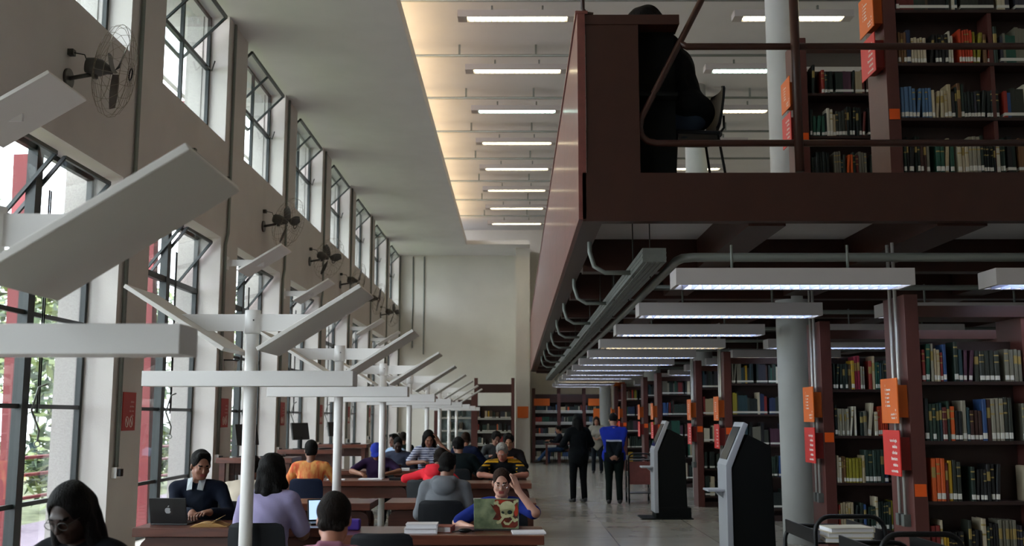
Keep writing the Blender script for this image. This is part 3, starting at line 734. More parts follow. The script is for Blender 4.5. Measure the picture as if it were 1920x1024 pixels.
def cart(loc, label, w=.46, L=.8, h=1.0, panel=None, rz=0):
    t = thing('book_cart', label, 'book cart', loc, rz, 'library book carts')
    for y, hh in ((0, h), (L, .86)): MB().tube(rrect_path(0, w, .10, hh, .10, y), .016, 8).build('end_frame', M['black'], t)
    for z in (.18, .50, .82):
        m = MB().box(.0, w, .02, L-.02, z, z+.012).box(.0, .012, .02, L-.02, z+.012, z+.09).box(w-.012, w, .02, L-.02, z+.012, z+.09); m.build('shelf', M['black'], t)
    if panel: MB().box(.01, w-.01, -.005, .01, .36, .80).build('panel', panel, t)
    for x in (0, w):
        for y in (0, L):
            c = MB().cyl((x-.015, y, .05), (x+.015, y, .05), .05, 14); c.box(x-.01, x+.01, y-.01, y+.01, .05, .12); c.build('wheel', M['blackmat'], t)
    return t
cart((1.98, 7.05, 0), 'black book cart with looped handle and pale books on it, left one')
cart((2.05, 6.0, 0), 'black book cart with looped handle, right and nearest of the carts')
cart((2.20, 20.6, 0), 'small black cart with a rust red panel beside the person in a blue jacket', w=.44, L=.5, h=.95, panel=M['brownpanel'])
def book_at(x, y, z, w, d, h, col, label, rz=0, lie=True, cat='book', group=None):
    """closed book lying flat: w across, d deep, h thick"""
    b = MB(); t_ = .0035
    b.box(-w/2, w/2, -d/2, d/2, 0, t_, 0).box(-w/2, w/2, -d/2, d/2, h-t_, h, 0).box(-w/2+.004, w/2-.008, -d/2+.005, d/2-.005, t_, h-t_, 1).box(w/2-.005, w/2, -d/2, d/2, t_, h-t_, 0)
    o = b.build('book', [bookm, M['paper']], loc=(x, y, z+.0008), rot=(0, 0, rz)); o.color = lin(col)
    tag(o, label, cat, group); return o
for k, (c, l) in enumerate((('b8ae90', 'lowest'), ('c9c2ac', 'second'), ('d2ccb8', 'topmost'))):
    book_at(2.2+.01*k, 7.12+.02*k, .833+.031*k, .30, .22, .03, c, 'pale cream book lying on the left near cart, %s of three' % l, rz=.1*k-.1, group='books lying on the left near cart')

# ================================================================ FAR SHELVES AND SIGNS
def far_case(x0, n, bay, y, shelves, top, label, seed, bcols=None, fill=.95, backm=None, hmax=.3):
    t = thing('bookcase', label, 'bookcase', (x0, y, 0), 0, None); L = n*bay; rnd = random.Random(seed)
    for k in range(n+1): MB().box(k*bay-.06, k*bay+.06, 0, .35, 0, top).build('upright', M['shelfend'], t)
    MB().box(.06, L-.06, .30, .32, .1, shelves[-1]+.45).build('back_panel', backm or M['shelf'], t)
    for z in shelves: 
        for k in range(n): MB().box(k*bay+.06, (k+1)*bay-.06, .02, .30, z-.03, z, 0).box(k*bay+.06, (k+1)*bay-.06, .005, .02, z-.05, z+.01, 1).build('shelf', [M['shelf'], M['shelfedge']], t)
    for k in range(n): MB().box(k*bay+.06, (k+1)*bay-.06, .02, .30, top-.52, top-.22).build('crossbeam', M['brown'], t)
    for z in shelves:
        for k in range(n): books_on(x0+k*bay+.07, x0+(k+1)*bay-.07, y+.03, z, 'a shelf', 'far case', [0], hmax=hmax, rnd=rnd, fill=fill, dens=.8)
    return t
far_case(-1.42, 1, 1.32, 37.3, [.25, .70, 1.15, 1.62], 3.05, 'brown bookcase with bright labelled books at the end of the reading tables', 41, fill=.85)
gl = mat('bluish shelf back', '8a9a98', .6, noise=.2, scale=6)
far_case(-2.85, 1, 1.32, 37.4, [.3, .75, 1.2, 1.65], 2.5, 'brown display shelf with pale bluish back at the end of the tables', 42, fill=.35, backm=gl)
far_case(.66, 3, .93, 38.6, [.18, .60, 1.02, 1.44, 1.86], 2.72, 'long brown bookcase on the far wall behind the standing people', 43, hmax=.26, fill=1)
for (x, y, z, w_, h_, m, lab) in ((.26, 38.19, 1.63, .40, .42, M['orange'], 'square orange sign on the white pier at the end of the tables'),
                              (3.60, 36.4, 2.45, .40, .42, M['orange'], 'square orange sign high on the wall right of the far white column')):
    tag(MB().box(-w_/2, w_/2, -.02, 0, 0, h_).build('square_sign', m, loc=(x, y, z)), lab, 'sign')
struct('wall_panel', MB().box(3.38, 4.5, 36.42, 36.52, 0, 3.2), M['wallfar'], 'white wall panel near the end of the bookcases')
ps = thing('poster', 'grey poster with pale blue figures on the wall below the orange sign', 'poster', (3.72, 36.40, 1.62))
MB().box(-.25, .25, -.012, .0, 0, .78).build('sheet', mat('poster grey', '9a9a9c', .6), ps)
MB().ball((-.09,-.014,.45), (.06,.004,.09), 8).ball((.10,-.014,.42), (.07,.004,.10), 8).build('figures', mat('poster blue', '6a8fb8', .6), ps)
for i, (x, z) in enumerate(((.95, 2.08), (2.95, 2.08), (3.05, 1.62))):
    tag(MB().box(-.28 if i < 2 else -.2, .30 if i < 2 else .16, -.02, 0, 0, .26 if i < 2 else .36).build('orange_card', M['orange'], loc=(x, 38.59, z)), 'orange card on the long far bookcase, %s' % ('at its left end', 'at its right end, upper', 'at its right end, lower')[i], 'sign', 'orange cards on the far bookcase')

# ================================================================ TABLES
def rr2(x0, x1, z0, z1, r_, k=5):
    P = [(x0, z0)]
    for i in range(k+1): a = PI - i*PI/2/k; P.append((x0+r_+r_*math.cos(a), z1-r_+r_*math.sin(a)))
    for i in range(k+1): a = PI/2 - i*PI/2/k; P.append((x1-r_+r_*math.cos(a), z1-r_+r_*math.sin(a)))
    P.append((x1, z0)); return P
def table(W_, D_):
    t = thing('reading_table', 'x', 'table', (0,0,0), 0, 'wooden reading tables')
    MB().box(0, W_, 0, D_, .675, .75).build('tabletop', M['tablewood'], t, bevel=.006)
    for y in (.10, D_-.16):
        o = rr2(.03, W_-.03, 0, .66, .10); i_ = rr2(.17, W_-.17, 0, .50, .05)
        MB().prism(o + i_[::-1], y, y+.05, 'y').build('leg_frame', M['tableend'], t)
    for x in (.06, W_-.10): MB().box(x, x+.04, .15, D_-.16, .50, .66).build('end_rail', M['tableend'], t)
    MB().box(.10, W_-.10, .15, D_-.16, .662, .675).build('under_board', M['tableend'], t)
    return t
TR = [8.22, 11.31, 14.62, 17.66, 20.9, 24.2, 27.4]
TL = [8.76, 11.22, 15.15, 18.0, 21.2, 24.5, 28.15]
TR.insert(0, 5.85)
tb = table(1.62, .68)
for i, y in enumerate(TR):
    o = tb if i == 0 else copy_tree(tb); o.location = (-1.40, y, 0)
    o['label'] = 'reddish brown reading table beside the aisle, %s of the right-hand tables' % nth(i)
    if i >= len(TL): continue
    l = copy_tree(tb); l.location = (-3.16, TL[i], 0); l['label'] = 'reddish brown reading table on the window side, %s of the left-hand tables' % nth(i)
tb2 = copy_tree(tb); tb2.location = (-3.0, 4.08, 0); tb2['label'] = 'reading table below the frame in front of the person in black at bottom left'

# chairs
def chair(shell, label='x'):
    t = thing('chair', label, 'chair', (0,0,0), 0, 'library chairs')     # faces +Y
    b = MB()
    def slab(P0, nx=8):
        rows_ = []
        for (yy, zz, hw, th) in P0:
            ra, rb = [], []
            for k in range(nx+1):
                u = -1 + 2*k/nx; bow = .030*(u*u)
                ra.append(b.bm.verts.new((hw*u, yy + bow, zz))); rb.append(b.bm.verts.new((hw*u, yy + bow - th, zz)))
            rows_.append((ra, rb))
        for (a, a2), (c, c2) in zip(rows_, rows_[1:]):
            for k in range(nx): b.face([a[k], a[k+1], c[k+1], c[k]]); b.face([a2[k], c2[k], c2[k+1], a2[k+1]])
            b.face([a[0], c[0], c2[0], a2[0]]); b.face([a[nx], a2[nx], c2[nx], c[nx]])
        for q in (rows_[0], rows_[-1]):
            for k in range(nx): b.face([q[0][k], q[0][k+1], q[1][k+1], q[1][k]])
    slab([(-.19, .50, .17, .022), (-.20, .53, .20, .022), (-.215, .62, .222, .022), (-.232, .74, .222, .022), (-.242, .82, .212, .022), (-.245, .845, .19, .020), (-.246, .855, .15, .016)])
    bk = b.build('backrest', shell, t)
    for p in bk.data.polygons: p.use_smooth = False
    MB().prism([(-.21,-.18),(-.17,-.21),(.17,-.21),(.21,-.18),(.22,.17),(.18,.21),(-.18,.21),(-.22,.17)], .43, .465, 'z').build('seat', shell, t, bevel=.010)
    for s in (-1, 1):
        MB().tube([(s*.19, .17, .43), (s*.21, .20, 0)], .011, 8).build('leg', M['black'], t)
        MB().tube([(s*.19, -.17, .43), (s*.21, -.23, 0)], .011, 8).build('leg', M['black'], t)
        MB().tube([(s*.16, -.17, .43), (s*.17, -.225, .50), (s*.17, -.225, .60)], .010, 8).build('back_support', M['black'], t)
    return t
CH = {}
def put_chair(x, y, rz, label, blue=False):
    k = 'b' if blue else 'k'
    if k not in CH: CH[k] = o = chair(M['chairblue'] if blue else M['chair'], label)
    else: o = copy_tree(CH[k])
    o.location = (x, y, 0); o.rotation_euler = (0, 0, rz); o['label'] = label; return o
put_chair(-.93, 7.62, 0, 'empty charcoal chair tucked at the near right-hand reading table')
# standing-height desks by the windows with monitors
def stand_desk(y, word):
    t = thing('standing_desk', 'tall wooden desk against the window wall carrying a monitor, %s' % word, 'desk', (-4.42, y, 0), 0, 'tall desks by the windows')
    MB().box(0, 1.12, 0, .70, .98, 1.06).build('desktop', M['tablewood'], t, bevel=.005)
    for x in (.04, 1.0):
        for yy in (.04, .58): MB().box(x, x+.08, yy, yy+.08, 0, .98).build('leg', M['tableend'], t)
    MB().box(.12, 1.0, .6, .64, .78, .96).build('apron', M['tableend'], t)
    m = thing('monitor', 'black flat monitor seen edge on, standing on the tall desk, %s' % word, 'monitor', (-4.05, y+.35, 1.061), R(62), 'monitors on the tall desks')
    MB().box(-.12, .12, -.10, .10, 0, .015).build('base', M['black'], m); MB().box(-.025, .025, -.01, .03, .015, .22).build('stand', M['black'], m)
    s_ = MB().obox((0, .03, .33), (.48, .035, .32), Matrix.Rotation(R(-10), 3, 'X')).build('case', M['dgrey'], m, bevel=.006)
    tag(MB().box(-.22, .22, -.08, .08, 0, .022).build('keyboard', M['black'], loc=(-3.65, y+.30, 1.061), rot=(0,0,R(70)), bevel=.003), 'black keyboard lying on the tall window desk, %s' % word, 'keyboard')
for i, y in enumerate((15.55, 19.5, 23.3)): stand_desk(y, nth(i))

# ================================================================ THINGS ON THE TABLES
def laptop(loc, rz, label, lidm, w=.31, d=.22, ang=105, screenm=None):
    t = thing('laptop', label, 'laptop', loc, rz, None)   # user sits at +Y, lid back faces -Y
    MB().box(-w/2, w/2, 0, d, .0, .016).build('base', M['dgrey'] if lidm is not M['lid'] else M['lid'], t, bevel=.003)
    MB().box(-w/2+.02, w/2-.02, .03, .13, .016, .018).build('keyboard', M['black'], t)
    lid = bpy.data.objects.new('lid', None)
    b = MB(); b.box(-w/2, w/2, -.008, .0, 0, d); l = b.build('lid', lidm, t, loc=(0, .004, .016), rot=(R(105-ang)+R(-(ang-90))*0 + R(ang-90), 0, 0), bevel=.003)
    MB().box(-w/2+.012, w/2-.012, .0005, .0015, .014, d-.012).build('screen', screenm or M['screen'], l)
    return t, l
M['lid'] = mat('black laptop lid', '101114', .35)
M['scr'] = emis('lit laptop screen', 'a8c4e8', .9)
# black laptop with fruit mark
t, l = laptop((-2.93, 8.98, .7505), R(-4), 'black laptop with a pale apple mark on its lid, left end of near table', M['lid'], w=.32)
b = MB(); cx, cz, s = .0, .112, .028
P = []
for a in range(40):
    th = 2*PI*a/40; r_ = s*(1 + .10*math.cos(2*th)*0 - .16*max(0, math.sin(th))**8 - .12*max(0, -math.sin(th))**10)
    x_, z_ = r_*.92*math.cos(th), r_*math.sin(th)
    dd = math.hypot(x_-.034, z_-.004)
    if dd < .016: f = .016/dd; x_ = .034 + (x_-.034)*f; z_ = .004 + (z_-.004)*f
    P.append((-x_+cx if False else x_+cx, z_+cz))
b.prism(P, -.0092, -.0086, 'y'); b.prism([(cx-.002, cz+.029), (cx+.004, cz+.042), (cx+.014, cz+.046), (cx+.010, cz+.034)], -.0092, -.0086, 'y')
b.build('apple_mark', mat('apple mark', 'b0b4b8', .3), l)
# skull laptop
skm = mat('mottled green lid', '4a5a42', .45, noise=0, scale=9, col2='8f9a78')
t, l = laptop((-.155, 8.55, .7505), R(-1), 'laptop whose green lid shows a pale skull and crossbones on red', skm, w=.36, d=.25, ang=103)
YS = -.0088
def disc(b, x, z, rx, rz_, y, mi=0, rot=0, n=20, k=1.0):
    P = []
    for i in range(n):
        a = 2*PI*i/n; u, v = rx*math.cos(a), rz_*math.sin(a); P.append((x + u*math.cos(rot) - v*math.sin(rot), z + u*math.sin(rot) + v*math.cos(rot)))
    b.prism(P, y-.0002, y, 'y', mi)
b = MB(); b.prism([(-.01,.245),(.17,.245),(.172,.03),(.15,.01),(.05,.012),(.03,.07),(-.03,.08),(.0,.13),(-.05,.21),(-.02,.19)], YS-.0002, YS, 'y', 0)
b.build('red_brown_patch', mat('dark red patch', '3a140e', .5, scale=14, col2='7a2a16'), l)
_m = mat('bright red patch', 'a83014', .5)
b = MB(); disc(b, .035, .228, .045, .014, YS-.0004); b.build('red_patch', _m, l)
b = MB(); disc(b, .158, .15, .016, .045, YS-.0004); b.build('red_patch', _m, l)
bonem = mat('skull cream', 'a8a878', .5, scale=12, col2='c4c29a')
b = MB()
for (x, z) in ((.0,.215), (.158,.225), (.02,.055), (.155,.07)): disc(b, x-.008, z, .013, .013, YS-.0006); disc(b, x+.008, z+.008, .012, .012, YS-.0006)
b.bar((.0,YS-.0007,.215), (.155,YS-.0007,.07), .0004, .016, up=(0,1,0)) if False else None
b.prism([(-.002,.207),(.008,.22),(.16,.075),(.15,.062)], YS-.0006, YS-.0005, 'y'); b.prism([(.148,.23),(.16,.218),(.03,.045),(.015,.06)], YS-.0006, YS-.0005, 'y')
b.build('crossed_bones', bonem, l)
b = MB(); disc(b, .088, .175, .062, .058, YS-.0010); b.prism([(.03,.16),(.142,.17),(.135,.11),(.10,.095),(.05,.09),(.035,.11)], YS-.0012, YS-.0010, 'y'); 
b.prism([(.055,.055),(.07,.035),(.10,.032),(.135,.075),(.13,.085),(.10,.052),(.075,.055),(.062,.07)], YS-.0012, YS-.0010, 'y'); b.build('skull', bonem, l)
b = MB(); disc(b, .108, .140, .020, .017, YS-.0014); disc(b, .052, .138, .013, .010, YS-.0014, rot=-.5); b.prism([(.072,.118),(.080,.118),(.077,.128)], YS-.0016, YS-.0014, 'y')
for k in range(5): b.prism([(.062+k*.013,.074+k*.004),(.065+k*.013,.075+k*.004),(.065+k*.013,.090+k*.004),(.062+k*.013,.089+k*.004)], YS-.0016, YS-.0014, 'y')
b.build('skull_eyes', mat('skull sockets', '10241c', .5), l)
t, l = laptop((-1.66, 9.18, .7505), R(200), 'small open laptop with bright blue screen beside the person in lavender', M['lid'], w=.27, d=.19, ang=108, screenm=M['scr'])
tag(MB().box(-.07, .07, -.05, .05, 0, .085).build('pencil_case', mat('purple cloth', '4a2c9a', .6), loc=(-1.33, 8.62, .7505), bevel=.012), 'purple pencil case on the near right-hand table', 'pencil case')
ob = thing('open_book', 'open yellowed book held on the near table by the man in a dark cardigan', 'book', (-2.56, 8.93, .7505), R(6))
def pagesurf(s):
    b = MB(); n_ = 8; A = []
    for k in range(n_+1):
        u = k/n_; x = s*u*.15; z = .022*math.sin(PI*min(1,u*1.15))*(1-u*.5)+.012*(1-u)+.004
        A.append([b.bm.verts.new((x, -.11, z)), b.bm.verts.new((x, .11, z)), b.bm.verts.new((x, -.11, 0)), b.bm.verts.new((x, .11, 0))])
    for p, q in zip(A, A[1:]): b.face([p[0], q[0], q[1], p[1]]); b.face([p[2], q[2], q[0], p[0]]); b.face([p[3], p[1], q[1], q[3]]); b.face([p[2], p[3], q[3], q[2]])
    b.face([A[-1][0], A[-1][2], A[-1][3], A[-1][1]]); return b
pm = mat('yellowed pages', 'a8824c', .8)
pagesurf(-1).build('pages', pm, ob); pagesurf(1).build('pages', pm, ob)
b = MB(); b.hexa([(.01,-.11,.03),(.10,-.11,.075),(.10,.11,.075),(.01,.11,.03),(.01,-.11,.032),(.10,-.11,.078),(.10,.11,.078),(.01,.11,.032)]); b.build('lifted_page', mat('lifted page', 'b8945a', .8), ob)
def paper(x, y, z, w, d, rz, label, h=.004, m=None, group=None):
    return tag(MB().box(-w/2, w/2, -d/2, d/2, 0, h).build('paper_sheet', m or M['paper'], loc=(x, y, z+.0006), rot=(0,0,rz)), label, 'paper', group)
paper(-2.28, 8.98, .75, .21, .29, .25, 'white papers beside the open book on the near table', .010)
paper(-2.20, 8.86, .7612, .20, .24, -.2, 'magazine lying on the white papers of the near table', .008, mat('magazine', 'c8c4cc', .4, scale=14, col2='6a6a88', noise=.1))
paper(.10, 8.40, .75, .26, .22, .06, 'white notebook with maroon edge right of the skull laptop', .012)
paper(-.92, 11.47, .75, .30, .21, .1, 'white paper left of the person in the grey hoodie', .004)
paper(-.33, 11.75, .75, .30, .21, .0, 'white paper on the table behind the skull laptop user', .004)
paper(-2.12, 15.5, .75, .34, .24, .0, 'open notebook in front of the man in a purple T-shirt', .014)
paper(-2.62, 15.4, .75, .26, .20, .15, 'white papers left of the third window-side table', .01)
paper(-1.72, 15.4, .75, .24, .20, .1, 'dark folder right of the man in a purple T-shirt', .03, M['chair'])
paper(-1.98, 18.2, .75, .30, .22, .1, 'thick white open book in front of the man in a grey shirt', .035)
paper(-1.20, 17.9, .75, .28, .2, .1, 'white paper on the fourth aisle-side table', .006)
paper(-.30, 18.0, .75, .25, .2, .2, 'white paper at the end of the fourth aisle-side table', .006)
paper(-.62, 21.2, .75, .25, .2, .1, 'white paper on the fifth aisle-side table', .006)
book_at(-.75, 8.42, .75, .26, .20, .035, 'c4c0c4', 'pale grey thick book, bottom of the stack beside the skull laptop', rz=.05, group='book stack on the near table')
book_at(-.74, 8.42, .787, .25, .19, .035, 'd0cccf', 'white thick book, top of the stack beside the skull laptop', rz=.02, group='book stack on the near table')
book_at(-.58, 8.50, .75, .16, .20, .045, '8a3a2a', 'reddish book against the white stack on the near table', rz=-.1)
ms = thing('earphones', 'black mouse and coiled cable lying left of the skull laptop', 'computer mouse', (-.40, 8.40, .7505))
MB().ball((0,0,.018), (.055,.032,.018), 10).build('shell', M['black'], ms)
MB().tube([(.05,.0,.01), (.09,.03,.012), (.14,.06,.01), (.12,.10,.008), (.04,.08,.008), (-.03,.06,.008), (-.09,.02,.008), (-.10,-.02,.008)], .004, 6).build('cable', M['black'], ms)
ms.name = 'computer_mouse'
sm = tag(STUFF.build('shelved_books', SMATS), 'rows of shelved library books on the further shelves and bookcases', 'books', kind='stuff')
# small reading table far right with the seated person
ft = thing('side_table', 'small dark table beside the seated person at the far end', 'table', (1.02, 36.6, 0))
MB().box(0, 1.0, 0, .6, .70, .75).build('tabletop', M['tableend'], ft)
for x in (.03, .91):
    for y in (.03, .51): MB().box(x, x+.06, y, y+.06, 0, .70).build('leg', M['tableend'], ft)
# ================================================================ PEOPLE: smooth bodies grown from blended solids
class Sdf:
    def __init__(s): s.p = []
    def cone(s, a, b, ra, rb=None, k=.02, sub=False): s.p.append(('c', np.array(a, float), np.array(b, float), ra, ra if rb is None else rb, k, sub)); return s
    def ell(s, c, r, Rm=None, k=.02, sub=False): s.p.append(('e', np.array(c, float), np.array(r, float), None if Rm is None else np.array(Rm, float), 0, k, sub)); return s
    def mesh(s, name, mats, parent, res=.01, mf=None, wave=0):
        lo, hi = np.full(3, 1e9), np.full(3, -1e9); bx = []
        for q in s.p:
            if q[0] == 'c': R_ = max(q[3], q[4]); a = np.minimum(q[1], q[2])-R_; b = np.maximum(q[1], q[2])+R_
            else: R_ = q[2].max() if q[3] is not None else q[2]; a, b = q[1]-R_, q[1]+R_
            bx.append((a, b))
            if not q[6]: lo = np.minimum(lo, a); hi = np.maximum(hi, b)
        lo -= 3*res; hi += 3*res; n = np.ceil((hi-lo)/res).astype(int)+1
        V = np.full(n, 1.0, np.float32)
        for q, (a, b) in zip(s.p, bx):
            m = q[5] + 2.5*res
            i0 = np.clip(np.floor((a-m-lo)/res).astype(int), 0, n); i1 = np.clip(np.ceil((b+m-lo)/res).astype(int)+1, 0, n)
            if (i1 <= i0).any(): continue
            g = np.meshgrid(*[np.arange(i0[j], i1[j])*res+lo[j] for j in range(3)], indexing='ij')
            P = np.stack(g, -1).astype(np.float32)
            if q[0] == 'c':
                ab = q[2]-q[1]; L2 = max((ab**2).sum(), 1e-9); t = np.clip(((P-q[1].astype(np.float32)) @ ab.astype(np.float32))/L2, 0, 1)
                d = np.linalg.norm(P - q[1].astype(np.float32) - t[..., None]*ab.astype(np.float32), axis=-1) - (q[3]+(q[4]-q[3])*t)
            else:
                L = P - q[1].astype(np.float32)
                if q[3] is not None: L = L @ q[3].astype(np.float32)
                k0 = np.linalg.norm(L/q[2].astype(np.float32), axis=-1); k1 = np.linalg.norm(L/(q[2]**2).astype(np.float32), axis=-1)+1e-6
                d = k0*(k0-1)/k1
            sl_ = tuple(slice(i0[j], i1[j]) for j in range(3)); o = V[sl_]; k = max(q[5], 1e-4)
            if q[6]: d = -d; h = np.clip(.5 - .5*(o-d)/k, 0, 1); V[sl_] = o*(1-h) + d*h + k*h*(1-h)
            else: h = np.clip(.5 + .5*(o-d)/k, 0, 1); V[sl_] = o*(1-h) + d*h - k*h*(1-h)
        S = V < 0; c = S[:-1,:-1,:-1]; cnt = np.zeros(c.shape, np.int8)
        for dx in (0,1):
            for dy in (0,1):
                for dz in (0,1): cnt += S[dx:n[0]-1+dx, dy:n[1]-1+dy, dz:n[2]-1+dz]
        act = (cnt > 0) & (cnt < 8); idx = np.full(c.shape, -1, np.int64); A = np.argwhere(act); idx[act] = np.arange(len(A))
        if not len(A): return None
        acc = np.zeros((len(A), 3)); num = np.zeros(len(A))
        for ax in range(3):
            for u in (0,1):
                for v in (0,1):
                    o0 = [0,0,0]; oth = [j for j in range(3) if j != ax]; o0[oth[0]] = u; o0[oth[1]] = v
                    o1 = list(o0); o1[ax] = 1
                    v0 = V[tuple((A+o0).T)]; v1 = V[tuple((A+o1).T)]; cr = (v0 < 0) != (v1 < 0)
                    t = np.where(cr, v0/np.where(cr, v0-v1, 1), 0); p = np.tile(np.array(o0, float), (len(A),1)); p[:,ax] += t
                    acc += p*cr[:,None]; num += cr
        pts = lo + (A + acc/num[:,None])*res
        F = []
        for ax in range(3):
            b_, c_ = [(1,2),(2,0),(0,1)][ax]
            sl0 = [slice(None)]*3; sl1 = [slice(None)]*3; sl0[ax] = slice(0,-1); sl1[ax] = slice(1,None)
            cr = S[tuple(sl0)] != S[tuple(sl1)]; E = np.argwhere(cr)
            E = E[(E[:,b_] > 0) & (E[:,c_] > 0) & (E[:,b_] < n[b_]-1) & (E[:,c_] < n[c_]-1)]
            neg = S[tuple(E.T)]
            def I(db, dc): e = E.copy(); e[:,b_] -= db; e[:,c_] -= dc; return idx[tuple(e.T)]
            q = np.stack([I(1,1), I(0,1), I(0,0), I(1,0)], 1)
            q[~neg] = q[~neg][:, ::-1]; F.append(q)
        F = np.concatenate(F); F = F[(F >= 0).all(1)]
        if wave:
            pts = pts + wave*np.stack([np.sin(pts[:,2]*61+pts[:,1]*37), np.sin(pts[:,0]*47+pts[:,2]*53), np.sin(pts[:,1]*43+pts[:,0]*29)], 1)
        me = bpy.data.meshes.new(name); me.vertices.add(len(pts)); me.vertices.foreach_set('co', pts.astype(np.float32).ravel())
        me.loops.add(F.size); me.loops.foreach_set('vertex_index', F.astype(np.int32).ravel())
        me.polygons.add(len(F)); me.polygons.foreach_set('loop_start', np.arange(0, F.size, 4, dtype=np.int32)); me.polygons.foreach_set('loop_total', np.full(len(F), 4, np.int32))
        mats = mats if isinstance(mats, (list, tuple)) else [mats]
        for m in mats: me.materials.append(m)
        if mf is not None: me.polygons.foreach_set('material_index', mf(pts[F].mean(1)).astype(np.int32))
        me.polygons.foreach_set('use_smooth', np.ones(len(F), bool)); me.update(calc_edges=True); me.validate()
        o = bpy.data.objects.new(name, me); C.objects.link(o); o.parent = parent; return o

def rx(a): return np.array(Matrix.Rotation(a, 3, 'X'))
def ry(a): return np.array(Matrix.Rotation(a, 3, 'Y'))
def rz_(a): return np.array(Matrix.Rotation(a, 3, 'Z'))
def nrm(v): v = np.array(v, float); return v/(np.linalg.norm(v)+1e-9)
def ik(S, T, l1, l2, hint):
    d = T-S; L = np.linalg.norm(d)
    if L > (l1+l2)*.995: T = S + d/L*(l1+l2)*.995; d = T-S; L = np.linalg.norm(d)
    a = (l1*l1 - l2*l2 + L*L)/(2*L); h = math.sqrt(max(l1*l1-a*a, 0)); u = d/L; w = np.array(hint, float); w = nrm(w - u*(w@u))
    return S + u*a + w*h, T
SKINM = {}
def skinmat(c):
    if c not in SKINM: SKINM[c] = mat('skin %s' % c, c, .5, noise=.06, scale=14)
    return SKINM[c]
def cloth(name, c, **k): return mat(name, c, k.pop('rough', .9), spec=.12, bump=.25, bscale=k.pop('bs', 30), **k)
M['lips'] = mat('lips', '9a4a48', .5); M['eye'] = mat('eye white', 'c8c4c0', .3); M['iris'] = mat('dark iris', '1c120c', .2)
HAIRM = {c: mat('hair %s' % c, c, .75, noise=.3, scale=40, bump=1.0, bscale=110, stretch=(1,1,.35), spec=.15) for c in ('0c0a09', '17100c', '2a1a12', '4a2e1e', '8a8680')}

